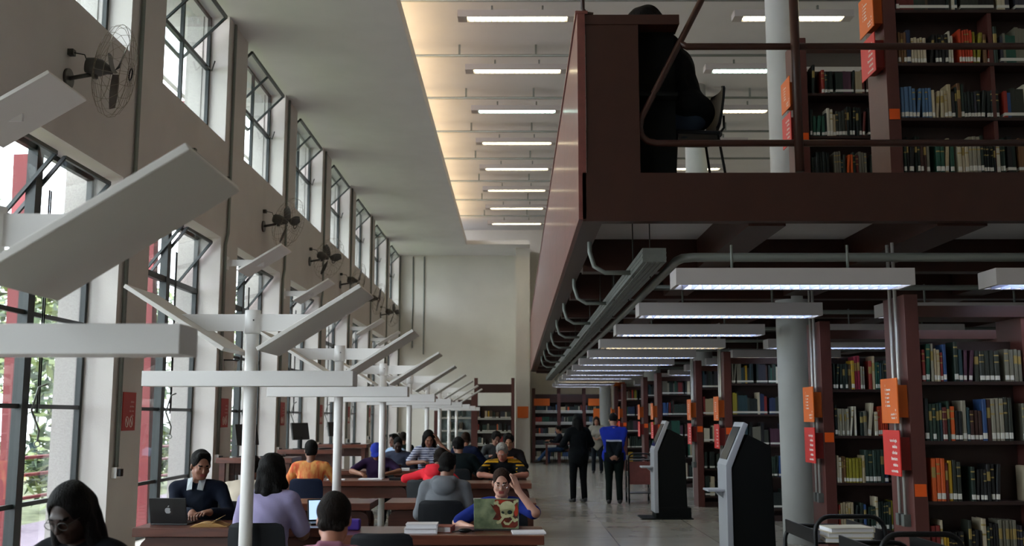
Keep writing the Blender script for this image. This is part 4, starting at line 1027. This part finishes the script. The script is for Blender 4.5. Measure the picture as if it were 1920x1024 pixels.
def person(label, head, rz, sit=True, skin='9a6a52', hair='short', hairc='0c0a09', lean=.12, hp=.3, hy=0, hroll=0, L=None, Rr=None, shirt=None, sleeve=.95, trousers=None, res=.012,
           female=False, mf=None, smats=None, curl=(.6,.6), elbow=((-.7,-.3,-.7),(.7,-.3,-.7)), hdir=None, extra=None, crossed=False, legs=None, fat=1.0, chairc=None, chairlab=None, twist=0, coat=False, smax=1.22, hmesh=True, name='person', group=None, pn=None, legsp=.11):
    s0 = .52 if sit else .93
    Tm = rz_(twist) @ rx(-lean); hipc = np.array([0, 0, s0])
    def T(x, y, z): return hipc + Tm @ np.array([x, y, z])
    sw = .175 if female else .195
    neckb = T(0, -.01, .50); Ls, Rs = T(-sw, 0, .455), T(sw, 0, .455)
    # head frame
    Hm = rz_(twist) @ rz_(hy) @ rx(-lean*.5 - hp) @ ry(hroll)
    nk = T(0, .0, .56); Hc = nk + Hm @ np.array([0, .025, .115])
    def H(x, y, z): return Hc + Hm @ np.array([x, y, z])
    top = (H(0, 0, .13))[2]
    sc = head[2]/top; sc = min(smax, max(.88, sc))
    # hands
    if L is None: L = (-.20, .42, .30 if sit else -.12)
    if Rr is None: Rr = (.20, .42, .30 if sit else -.12)
    Lt, Rt = hipc + np.array(L), hipc + np.array(Rr)
    Le, Lw = ik(Ls, Lt, .28, .25, elbow[0]); Re, Rw = ik(Rs, Rt, .28, .25, elbow[1])
    # legs
    if legs is None:
        if sit:
            K = [np.array([sg*.13, .43, .50]) for sg in (-1,1)]; An = [np.array([sg*.13, .40, .09]) for sg in (-1,1)]
        else:
            K = [np.array([sg*legsp, .02, .50]) for sg in (-1,1)]; An = [np.array([sg*legsp*1.1, -.01, .085]) for sg in (-1,1)]
    else: K, An = [np.array(v) for v in legs[0]], [np.array(v) for v in legs[1]]
    hips = [hipc + np.array([sg*.095, 0, -.02]) for sg in (-1,1)]
    f = fat
    def torso(g, e):
        g.ell(hipc + np.array([0,-.01,.03]), (.165*f+e, .12*f+e, .12+e), k=.05)
        g.ell(T(0,0,.17), (.138*f+e, .105*f+e, .15+e), Tm, k=.06)
        g.ell(T(0,.0,.33), ((.15 if female else .165)*f+e, .11*f+e, .16+e), Tm, k=.06)
        g.cone(Ls + Tm @ np.array([.03,0,-.005]), Rs + Tm @ np.array([-.03,0,-.005]), .056+e, k=.06)
        g.cone(T(-.11,-.01,.475), T(.11,-.01,.475), .045+e, k=.05)
        if female:
            for sg in (-1,1): g.ell(T(sg*.075,.095,.30), (.062+e,.055+e,.065+e), Tm, k=.04)
    def arm(g, S_, E_, W_, e, t=1.0):
        if t <= 0: return
        r0, r1, r2 = .050*f+e, .040*f+e, .027+e
        if t < .5:
            u = t*2; g.cone(S_, S_+(E_-S_)*u, r0+e*.2, r0+(r1-r0)*u+e*.8, k=.03)
        else:
            g.cone(S_, E_, r0, r1, k=.03); u = (t-.5)*2; g.cone(E_, E_+(W_-E_)*u, r1, r1+(r2-r1)*u+e*.3, k=.025)
    def leg(g, i, e, upto=1.0):
        g.cone(hips[i], K[i], .085*f+e, .057+e, k=.04)
        g.cone(K[i], K[i]+(An[i]-K[i])*upto, .055+e, .036+e+(e*.9 if e > 0 else 0), k=.03)
    root = thing(name, label, 'person', (0,0,0), rz, group)
    hl = res < .009
    # ---- body: one continuous surface
    b = Sdf(); torso(b, 0)
    arm(b, Ls, Le, Lw, 0); arm(b, Rs, Re, Rw, 0); leg(b, 0, 0); leg(b, 1, 0)
    for i in (0,1): b.cone(An[i]-np.array([0,.03,.03]), An[i]+np.array([0,.14,-.055]), .035, .028, k=.03)
    b.cone(neckb, H(0,-.025,-.06), .058, .052, k=.03)
    b.ell(H(0,-.015,.03), (.075,.095,.088), Hm, k=.02); b.ell(H(0,.022,-.035), (.060,.070,.078), Hm, k=.035)
    b.ell(H(0,.058,-.092), (.026,.024,.020), Hm, k=.03); b.cone(H(-.05,.0,-.06), H(-.02,.05,-.085), .018, .016, k=.03); b.cone(H(.05,.0,-.06), H(.02,.05,-.085), .018, .016, k=.03)
    b.cone(H(-.032,.082,.024), H(.032,.082,.024), .010, k=.02)
    for sg in (-1,1):
        b.ell(H(sg*.031,.104,.004), (.017,.018,.011), Hm, k=.012, sub=True); b.ell(H(sg*.031,.077,.002), (.014,.012,.011), Hm, k=.006)
        b.ell(H(sg*.038,.062,-.032), (.022,.018,.018), Hm, k=.02); b.ell(H(sg*.078,-.008,-.008), (.010,.020,.032), Hm @ rx(-.15) @ rz_(sg*-.3), k=.008)
    b.cone(H(0,.092,.010), H(0,.108,-.026), .0075, .011, k=.010); b.ell(H(0,.106,-.031), (.016,.011,.009), Hm, k=.008)
    b.cone(H(-.018,.082,-.057), H(.018,.082,-.057), .0065, k=.006); b.cone(H(-.015,.081,-.067), H(.015,.081,-.067), .0075, k=.006)
    for si, (W_, E_, cu) in enumerate(((Lw, Le, curl[0]), (Rw, Re, curl[1]))):
        sg = -1 if si == 0 else 1
        d = nrm(W_-E_) if not hdir or hdir[si] is None else nrm(hdir[si][0])
        pnm = np.array((0,0,-1.0)) if not hdir or hdir[si] is None else np.array(hdir[si][1], float)   # palm normal
        pnm = nrm(pnm - d*(pnm@d)); lat = np.cross(d, pnm); th = lat if (lat @ np.array([-sg,0,0])) > 0 else -lat
        if abs(lat @ np.array([1,0,0])) < .3: th = lat*( -1 if lat[2] < 0 else 1)
        b.cone(W_, W_+d*.03, .026, .026, k=.02); 
        b.ell(W_+d*.052, (.040,.050,.017), np.stack([th, d, pnm], 1), k=.018)
        for j, (off, ln) in enumerate(((.030,.072),(.010,.080),(-.010,.074),(-.029,.058))):
            p0 = W_+d*.080+th*off; c1 = cu*(.8+.1*j); d1 = nrm(d*math.cos(c1*.6)+pnm*math.sin(c1*.6)+th*off*1.5); d2 = nrm(d*math.cos(c1*1.5)+pnm*math.sin(c1*1.5)+th*off)
            p1 = p0+d1*ln*.52; p2 = p1+d2*ln*.48; r_ = .0088 if hl else max(.0095, res*.75)
            b.cone(p0-d*.012, p1, r_+.0004, r_, k=.004); b.cone(p1, p2, r_, r_*.82, k=.003)
        t0 = W_+d*.022+th*.026; t1 = t0+nrm(th*.8+d*.8+pnm*.3)*.036; t2 = t1+nrm(th*.25+d+pnm*.35)*.030
        b.cone(t0, t1, .0125, .0105, k=.010); b.cone(t1, t2, .0105, .009, k=.004)
    iH = Hm
    def bodymf(c):
        l = (c - Hc) @ iH; m = np.zeros(len(c), int)
        m[(np.abs(l[:,0]) < .024) & (l[:,1] > .070) & (l[:,2] < -.051) & (l[:,2] > -.073)] = 1
        m[(np.abs(np.abs(l[:,0])-.032) < .017) & (l[:,1] > .068) & (np.abs(l[:,2]-.027) < .0055)] = 2
        return m
    b.mesh('body', [skinmat(skin), M['lips'] if skin > '6' else skinmat(skin), HAIRM[hairc]], root, res, bodymf)
    if hl:
        ey = MB()
        for sg in (-1,1): ey.ball(tuple(H(sg*.031,.0835,.0025)), .0068, 8, 0)
        ey.build('eyes', M['iris'], root)
    # ---- clothes
    cl = Sdf(); e = .012 if not coat else .022
    torso(cl, e); arm(cl, Ls, Le, Lw, e, sleeve); arm(cl, Rs, Re, Rw, e, sleeve)
    if not sit or coat:
        cl.ell(hipc+np.array([0,-.005,.02 if sit else -.05]), (.17*f+e,.125*f+e,.12 if sit else .13 if not coat else .20), k=.05)
    if extra: extra(cl, dict(T=T, H=H, Tm=Tm, Hm=Hm, nk=nk, neckb=neckb, hipc=hipc, Le=Le, Re=Re, Ls=Ls, Rs=Rs))
    tm = Tm
    cl.mesh('shirt', smats or [shirt], root, max(res*.9, .008), (lambda c: mf(((c-hipc) @ tm), c)) if mf else None, wave=.0018)
    tr = Sdf(); leg(tr, 0, .012, .97); leg(tr, 1, .012, .97); tr.ell(hipc + np.array([0,-.01,.0]), (.168*f+.008, .125*f+.008, .11), k=.04)
    tr.mesh('trousers', trousers or M['jeansd'], root, max(res, .012))
    for i in (0,1):
        sh = Sdf(); sh.cone(An[i]-np.array([0,.035,.035]), An[i]+np.array([0,.15,-.05]), .045, .036, k=.03); sh.mesh('shoe', M['shoe'], root, .012)
    # ---- hair
    h = Sdf(); rh = max(res*.8, .006)
    if hair != 'none':
        vol = {'short': .012, 'curly': .020, 'buzz': .007, 'tied': .010, 'long': .016, 'bob': .024, 'cap': .012, 'afro': .055, 'hood': .02}.get(hair, .012)
        h.ell(H(0,-.022,.038), (.075+vol,.095+vol*.8,.088+vol), Hm, k=.02)
        if hair in ('short','curly'): h.cone(H(-.035,.045,.108), H(.035,.045,.108), .018+vol*.5, k=.02); h.cone(H(-.045,-.07,-.055), H(.045,-.07,-.055), .022, k=.025); h.cone(H(-.065,-.03,-.03), H(.065,-.03,-.03), .016, k=.02)
        if hair in ('long','bob'):
            dn = -.16 if hair == 'bob' else -.26
            for sg in (-1,1):
                h.cone(H(sg*.072,-.01,.03), H(sg*.098,.01,dn+.05), .028, .034, k=.03); h.cone(H(sg*.05,-.07,.0), H(sg*.07,-.065,dn), .045, .040, k=.03)
            h.cone(H(0,-.08,.02), H(0,-.085,dn), .06, .045, k=.03)
        if hair == 'tied': h.ell(H(0,-.12,.06), (.035,.03,.035), Hm, k=.02)
        # face opening
        fy = .105 if hair != 'bob' else .11
        h.ell(H(0,fy+.014,-.02), (.072,.095,.135 if hair not in ('bob','long') else .125), Hm, k=.008, sub=True); 
        if hair in ('short','curly','buzz','cap','tied'):
            for sg in (-1,1): h.ell(H(sg*.085,.03,-.045), (.03,.05,.045), Hm, k=.01, sub=True)
            h.ell(H(0,.0,-.145), (.09,.13,.065), Hm, k=.012, sub=True)
        h.mesh('hair', HAIRM[hairc], root, rh, wave=.0045 if hair in ('curly','bob','afro') else .002)
    if hair == 'cap':
        c_ = Sdf(); c_.ell(H(0,-.012,.055), (.094,.112,.085), Hm, k=.01); c_.ell(H(0,.02,-.035), (.12,.15,.075), Hm, k=.01, sub=True); c_.ell(H(0,.12,.055), (.07,.075,.012), Hm, k=.01)
        c_.mesh('cap', M['bluecap'], root, .008)
    root.scale = (sc, sc, sc)
    ca, sa = math.cos(rz), math.sin(rz)
    root.location = (head[0] - sc*(Hc[0]*ca - Hc[1]*sa), head[1] - sc*(Hc[0]*sa + Hc[1]*ca), 0)
    if chairc is not None: put_chair(root.location.x + .0*sa, root.location.y, rz, chairlab, chairc)
    root['_hz'] = 0; del root['_hz']
    return root, dict(H=H, T=T, Lw=Lw, Rw=Rw, Hm=Hm, Hc=Hc, sc=sc, Le=Le, Re=Re, hipc=hipc, Tm=Tm)
M['jeansd'] = cloth('dark trousers', '14171c'); M['jeans'] = cloth('blue jeans', '2c3f5c'); M['shoe'] = mat('black shoe', '0c0c0d', .5); M['bluecap'] = cloth('blue cap', '2c3a9a')
def hood(g, d):
    T, H = d['T'], d['H']
    g.ell(T(0,-.125,.44), (.120,.060,.095), d['Tm'], k=.010); g.cone(T(-.09,-.09,.50), T(.09,-.09,.50), .040, k=.012); g.cone(T(-.085,-.05,.52), T(.085,-.05,.52), .036, k=.03)
    g.cone(T(-.08,-.03,.52), T(-.05,.06,.48), .028, .020, k=.03); g.cone(T(.08,-.03,.52), T(.05,.06,.48), .028, .020, k=.03)
def collar(g, d):
    T = d['T']
    for sg in (-1,1): g.cone(T(sg*.052,-.045,.535), T(sg*.058,.03,.515), .016, .013, k=.015)
    g.cone(T(-.045,-.055,.54), T(.045,-.055,.54), .015, k=.015)
def glasses(root, d, m):
    H = d['H']; b = MB()
    for sg in (-1,1):
        b.tube([tuple(H(sg*.033+.024*math.cos(a), .104, .002+.019*math.sin(a))) for a in [j*PI/7 for j in range(14)]], .0018, 5, closed=True)
        b.tube([tuple(H(sg*.057,.102,.008)), tuple(H(sg*.082,.0,.004))], .0018, 5)
    b.tube([tuple(H(-.010,.108,.006)), tuple(H(.010,.108,.006))], .0018, 5); b.build('glasses', m, root)
# ================================================================ THE READERS
sc_ = {}
def P(*a, **k): r, d = person(*a, **k); return r, d
# woman in black, bottom left, facing the camera
r, d = P('woman in black with long dark hair and glasses looking down, at bottom left', (-2.08, 4.95, 1.325), PI-.25, skin='2e1c14', hair='long', hairc='0c0a09', lean=.22, hp=.38, hy=.05,
  shirt=cloth('black jumper', '0b0d12'), female=True, res=.008, L=(-.22,.30,.27), Rr=(.20,.32,.27), fat=1.12, elbow=((-1,-.1,-.4),(1,-.1,-.4)))
glasses(r, d, M['dgrey'])
# man in dark cardigan behind the black laptop
def vest(l, c):
    m = np.zeros(len(l), int); m[(l[:,1] > .04) & (np.abs(l[:,0]) < .075) & (l[:,2] > .05)] = 1; return m
r, d = P('man in dark cardigan with pale open collar behind the black laptop', (-2.87, 9.62, 1.345), PI+.05, skin='8a5e4a', hair='short', hairc='0c0a09', lean=.10, hp=.28, hy=.55, smats=[cloth('navy cardigan', '141a28'), cloth('dark vest', '1e2430')],
  mf=vest, res=.007, L=(-.20,.40,.275), Rr=(-.05,.42,.275), hdir=(None, ((-.3,.9,-.1),(0,0,-1))), chairc=False, chairlab='charcoal chair of the man in a dark cardigan')
cb = MB()
for sg in (-1,1):
    q = [d['T'](sg*.030,.060,.560), d['T'](sg*.022,.120,.465), d['T'](sg*.070,.112,.455), d['T'](sg*.078,.035,.545)]
    cb.hexa([tuple(v) for v in q] + [tuple(v + d['Tm'] @ np.array([0,.008,.006])) for v in q])
cb.build('collar', cloth('pale collar', 'b4bcc0'), r)
# person in lavender T-shirt, back view
r, d = P('person in lavender T-shirt with black shoulder-length curls, seen from behind', (-1.95, 8.46, 1.35), -.08, skin='7a5240', hair='bob', hairc='0c0a09', lean=.14, hp=.1, shirt=cloth('lavender T-shirt', '9890b4'), sleeve=.42, fat=1.12, female=True, res=.009,
  L=(-.17,.36,.27), Rr=(.17,.36,.27), elbow=((-.45,-.3,-1),(.45,-.3,-1)), chairc=False, chairlab='charcoal chair of the person in lavender')
# man in pink shirt, back view at the bottom
r, d = P('man in pink collared shirt with short dark hair, back to camera', (-.905, 5.3, 1.265), .03, skin='b07862', hair='short', hairc='17100c', lean=.22, hp=.25, shirt=cloth('pink shirt', 'a87488'), extra=collar, res=.008, L=(-.2,.36,.25), Rr=(.2,.36,.25),
  chairc=False, chairlab='charcoal chair of the man in the pink shirt')
# woman behind the skull laptop
r, d = P('woman with glasses behind the skull laptop resting her head on one hand', (-.12, 9.02, 1.215), PI-.02, skin='c49480', hair='tied', hairc='2a1a12', lean=.20, hp=.12, hy=.0, hroll=-.03, shirt=cloth('royal blue jumper', '1c2a72'), sleeve=.45, female=True, res=.0065,
  L=(-.155,.30,.60), Rr=(.27,.28,.27), elbow=((-.8,.2,-1),(1,-.2,-.6)), hdir=(((.30,-.12,1),(.75,-.55,-.1)), None), curl=(.25,.6), chairc=False, chairlab='charcoal chair of the woman behind the skull laptop')
glasses(r, d, M['chrome'])
# hoodie man
r, d = P('man in grey hooded sweatshirt seen from behind at the second aisle-side table', (-.69, 10.72, 1.29), -.05, skin='8a6250', hair='short', hairc='0c0a09', lean=.26, hp=.15, hy=-.3, shirt=cloth('grey sweatshirt', '6c6f74'), extra=hood, fat=1.08, res=.010,
  L=(-.14,.32,.25), Rr=(.14,.32,.25), elbow=((-.4,-.3,-1),(.4,-.3,-1)), chairc=False, chairlab='charcoal chair of the man in the grey hooded sweatshirt')
# grey haired man black yellow shirt
def stripes(l, c):
    m = np.zeros(len(l), int); a = np.abs(l[:,0]); u = (l[:,1]-.0)
    m[(a > .07) & (l[:,2] > .40) & ((np.abs(u-.045) < .010) | (np.abs(u-.015) < .008) | (np.abs(u+.015) < .008))] = 1
    m[(a > .185) & (l[:,1] < .16) & ((np.abs(c[:,2]*1 - np.round(c[:,2]/.045)*.045) < .010)) & (l[:,2] > .30)] = 1
    m[((l[:,0]+.10)**2 + (l[:,2]-.34)**2 < .0009) & (l[:,1] > .05)] = 1
    return m
r, d = P('grey-haired man in black shirt with yellow shoulder stripes, leaning on the table', (-.20, 15.38, 1.255), PI, skin='a8705c', hair='short', hairc='8a8680', lean=.34, hp=.45, hy=-.15, smats=[cloth('black sports shirt', '0d0e10'), cloth('yellow stripes', 'b88a1e')], mf=stripes, sleeve=.44, fat=1.15, res=.010,
  L=(-.10,.48,.275), Rr=(.10,.48,.275), elbow=((-1,.1,-.2),(1,.1,-.2)), curl=(1.2,1.0), chairc=False, chairlab='charcoal chair of the grey-haired man')
w_ = MB().cyl(tuple(d['Lw'] + nrm(d['Le']-d['Lw'])*.03 - np.array([0,0,0])), tuple(d['Lw'] + nrm(d['Le']-d['Lw'])*.055), .033, 14); w_.build('wristwatch', M['black'], r)
# person in red
r, d = P('person in bright red hooded top bending over the third table', (-1.00, 14.15, 1.215), -.35, skin='7a5240', hair='curly', hairc='17100c', lean=.50, hp=.2, hy=-.2, shirt=cloth('coral red top', 'd8303c'), extra=hood, res=.011, female=True,
  L=(-.34,.40,.25), Rr=(.1,.45,.25), elbow=((-1,-.3,-.2),(1,-.2,-.4)), chairc=False, chairlab='charcoal chair of the person in red')
# purple T-shirt man with cap
r, d = P('man in blue cap and dark purple T-shirt writing at the third window-side table', (-2.17, 16.42, 1.22), PI, skin='9a6a52', hair='cap', hairc='17100c', lean=.30, hp=.55, shirt=cloth('dark purple T-shirt', '2c1c38'), sleeve=.42, res=.010,
  L=(-.20,.50,.28), Rr=(.20,.50,.28), elbow=((-1,.1,-.3),(1,.1,-.3)), curl=(1.0,1.1), chairc=False, chairlab='charcoal chair of the man in the blue cap')
# dark-skinned man
r, d = P('man in dark grey-blue shirt reading at the fourth window-side table', (-2.12, 18.95, 1.28), PI-.1, skin='3a241c', hair='buzz', hairc='0c0a09', lean=.20, hp=.4, hy=.2, shirt=cloth('grey blue shirt', '3a3e4e'), extra=collar, res=.012, L=(-.12,.42,.275), Rr=(.1,.42,.275), chairc=False, chairlab='charcoal chair of the man in the grey-blue shirt')
r, d = P('person in pale blue shirt sitting behind the man in the grey-blue shirt', (-2.40, 20.7, 1.33), 2.4, skin='6a4636', hair='short', hairc='0c0a09', lean=.15, hp=.1, shirt=cloth('pale blue shirt', '9ab0cc'), res=.015, fat=1.1, chairc=False, chairlab='charcoal chair of the person in pale blue')
r, d = P('man in dark green top far back by the window wall', (-2.52, 23.5, 1.32), .5, skin='8a6250', hair='short', hairc='17100c', lean=.15, hp=.2, hy=-.4, shirt=cloth('dark green top', '1c2c28'), res=.015, chairc=False, chairlab='charcoal chair of the man in dark green')
# striped shirt woman
def hoop(l, c): return (np.mod(c[:,2], .036) < .014).astype(int)
r, d = P('woman with long black hair in striped shirt leaning her head on her hand', (-1.55, 18.75, 1.40), PI+.25, skin='8a5e4a', hair='long', hairc='0c0a09', lean=.25, hp=.4, hroll=.1, smats=[cloth('white stripes', 'b8bccc'), cloth('navy stripes', '4a5070')], mf=hoop, female=True, sleeve=.42, res=.011,
  L=(-.13,.30,.58), Rr=(.16,.42,.27), elbow=((-.8,.2,-1),(1,-.2,-.6)), hdir=(((.30,-.12,1),(.75,-.55,-.1)), None), chairc=False, chairlab='charcoal chair of the woman in stripes')
# tie-dye back
r, d = P('person in orange tie-dye T-shirt with short black hair, back to camera', (-2.76, 14.2, 1.345), -.03, skin='7a5240', hair='short', hairc='0c0a09', lean=.05, hp=.1, hy=.3, shirt=mat('orange tie-dye', 'c0502a', .85, scale=7, col2='d8a058', noise=.1, stretch=(3,3,.8)), sleeve=.40, res=.011,
  L=(-.22,.38,.27), Rr=(.24,.36,.27), chairc=True, chairlab='navy chair of the person in the orange tie-dye T-shirt')
r, d = P('person in cream shirt half hidden by the second lamp post', (-2.68, 10.75, 1.24), -.1, skin='9a6a52', hair='short', hairc='17100c', lean=.45, hp=.3, shirt=cloth('cream shirt', 'b8ac9c'), res=.013, fat=1.1, L=(-.2,.3,.2), Rr=(.2,.3,.2), chairc=False, chairlab='charcoal chair of the person in the cream shirt')
# dark backs
r, d = P('person in very dark green jacket bending forward, back to camera', (-.93, 17.0, 1.31), -.1, skin='8a6250', hair='curly', hairc='0c0a09', lean=.25, hp=.3, hy=.5, shirt=cloth('dark green jacket', '10191c'), fat=1.3, res=.012, coat=True, L=(-.2,.38,.25), Rr=(.2,.38,.25), chairc=False, chairlab='charcoal chair of the person in the dark green jacket')
r, d = P('man in navy jacket with short greying hair, far back from camera', (-.97, 20.35, 1.36), -.35, skin='9a6a52', hair='short', hairc='2a1a12', lean=.15, hp=.2, hy=.4, shirt=cloth('navy jacket', '141c34'), fat=1.15, res=.013, coat=True, chairc=False, chairlab='charcoal chair of the man in navy')
r, d = P('young man with black hair and dark top reading an orange book', (-.13, 18.68, 1.35), PI, skin='a87a5c', hair='curly', hairc='0c0a09', lean=.15, hp=.35, shirt=cloth('black patterned top', '1a1618'), res=.011, L=(-.12,.38,.35), Rr=(.12,.38,.35), chairc=False, chairlab='charcoal chair of the young man with the orange book')
tag(MB().prism([(0,0),(.11,.02),(.11,.04),(0,.02),(-.11,.04),(-.11,.02)], 0, .20, 'z').build('open_book', mat('orange book cover', 'b86a20', .6), loc=(-.15, 18.26, .78), rot=(R(20),0,0)), 'orange book held open by the young man with black hair', 'book')
r, d = P('person with black hair and grey top, left behind the young man', (-.40, 21.75, 1.34), PI+.3, skin='8a6250', hair='curly', hairc='0c0a09', lean=.2, hp=.4, shirt=cloth('grey patterned top', '3c3e40', noise=.2, scale=30), res=.014, chairc=False, chairlab='charcoal chair of the person with the grey top')
# standing people
r, d = P('person standing in long black clothes and hood in the aisle', (1.23, 20.9, 1.72), .35, sit=False, skin='7a5240', hair='long', hairc='0c0a09', lean=.03, hp=.1, hy=-.3, shirt=cloth('black coat', '0b0e10'), coat=True, res=.011, trousers=cloth('black trousers', '0a0c0e'), fat=1.12, female=True,
  L=(-.16,.24,.14), Rr=(.16,.24,.14), elbow=((-1,-.6,-.6),(1,-.6,-.6)))
def jacket(l, c):
    m = np.zeros(len(l), int); a = np.abs(l[:,0])
    m[(l[:,2] < .27) & (a < .155)] = 1
    m[(l[:,2] < .05) & (a < .19)] = 1
    m[(np.abs(l[:,2]-.272) < .014) & (a < .15)] = 2
    return m
r, d = P('man standing in blue and black jacket with hands clasped behind his back', (1.90, 20.48, 1.73), -.05, sit=False, skin='8a6250', hair='buzz', hairc='0c0a09', lean=.0, hp=.25, smats=[cloth('royal blue jacket', '1c2c8a'), cloth('black lower jacket', '0f1418'), cloth('white band', 'aab0c0')], mf=jacket, coat=False, res=.008, extra=collar,
  trousers=cloth('black green trousers', '0e1614'), fat=1.28, legsp=.095, L=(-.035,-.17,-.02), Rr=(.035,-.185,-.03), elbow=((-1,-.35,-.2),(1,-.35,-.2)), hdir=(((.8,-.1,-.45),(0,1,0)), ((-.8,-.1,-.45),(0,1,0))), curl=(.7,.9))
r, d = P('woman in pale grey sweater and dark leggings standing far down the aisle', (2.42, 31.5, 1.66), PI-.2, sit=False, skin='9a6a52', hair='long', hairc='2a1a12', shirt=cloth('pale grey sweater', '8a8478'), res=.014, female=True, coat=True, L=(-.12,.2,.15), Rr=(.12,.2,.15), elbow=((-1,-.3,-.6),(1,-.3,-.6)))
r, d = P('person in dark top and jeans sitting with stretched legs at the far end', (1.52, 37.6, 1.36), PI/2+.1, skin='9a6a52', hair='short', hairc='17100c', lean=.0, hp=.2, shirt=cloth('dark cardigan', '15171c'), trousers=M['jeans'], res=.015,
  legs=([(-.11,.42,.50),(.11,.40,.48)], [(-.12,.74,.16),(.10,.38,.09)]), L=(-.16,.36,.28), Rr=(.16,.36,.28), chairc=False, chairlab='chair of the far seated person in jeans')
# person on the upper floor
r, d = P('large person in a black jacket and jeans at the carrel on the upper floor', (1.22, 9.36, 1.76), PI/2+.02, skin='5a3c30', hair='afro', hairc='0c0a09', lean=.28, hp=.35, shirt=cloth('black jacket', '090c0e'), trousers=cloth('blue grey jeans', '2a3646'), coat=True, fat=1.55, smax=1.34, res=.010,
  L=(-.12,.30,.24), Rr=(.12,.30,.24), elbow=((-.15,-.3,-1),(.15,-.3,-1)), chairc=None)
r.location.z = 3.702
uc = put_chair(r.location.x+.10, r.location.y, PI/2+.08, 'black chair on the upper floor under the person in the black jacket'); uc.location.z = 3.702
uc.scale = (1.12, 1.12, 1.12)
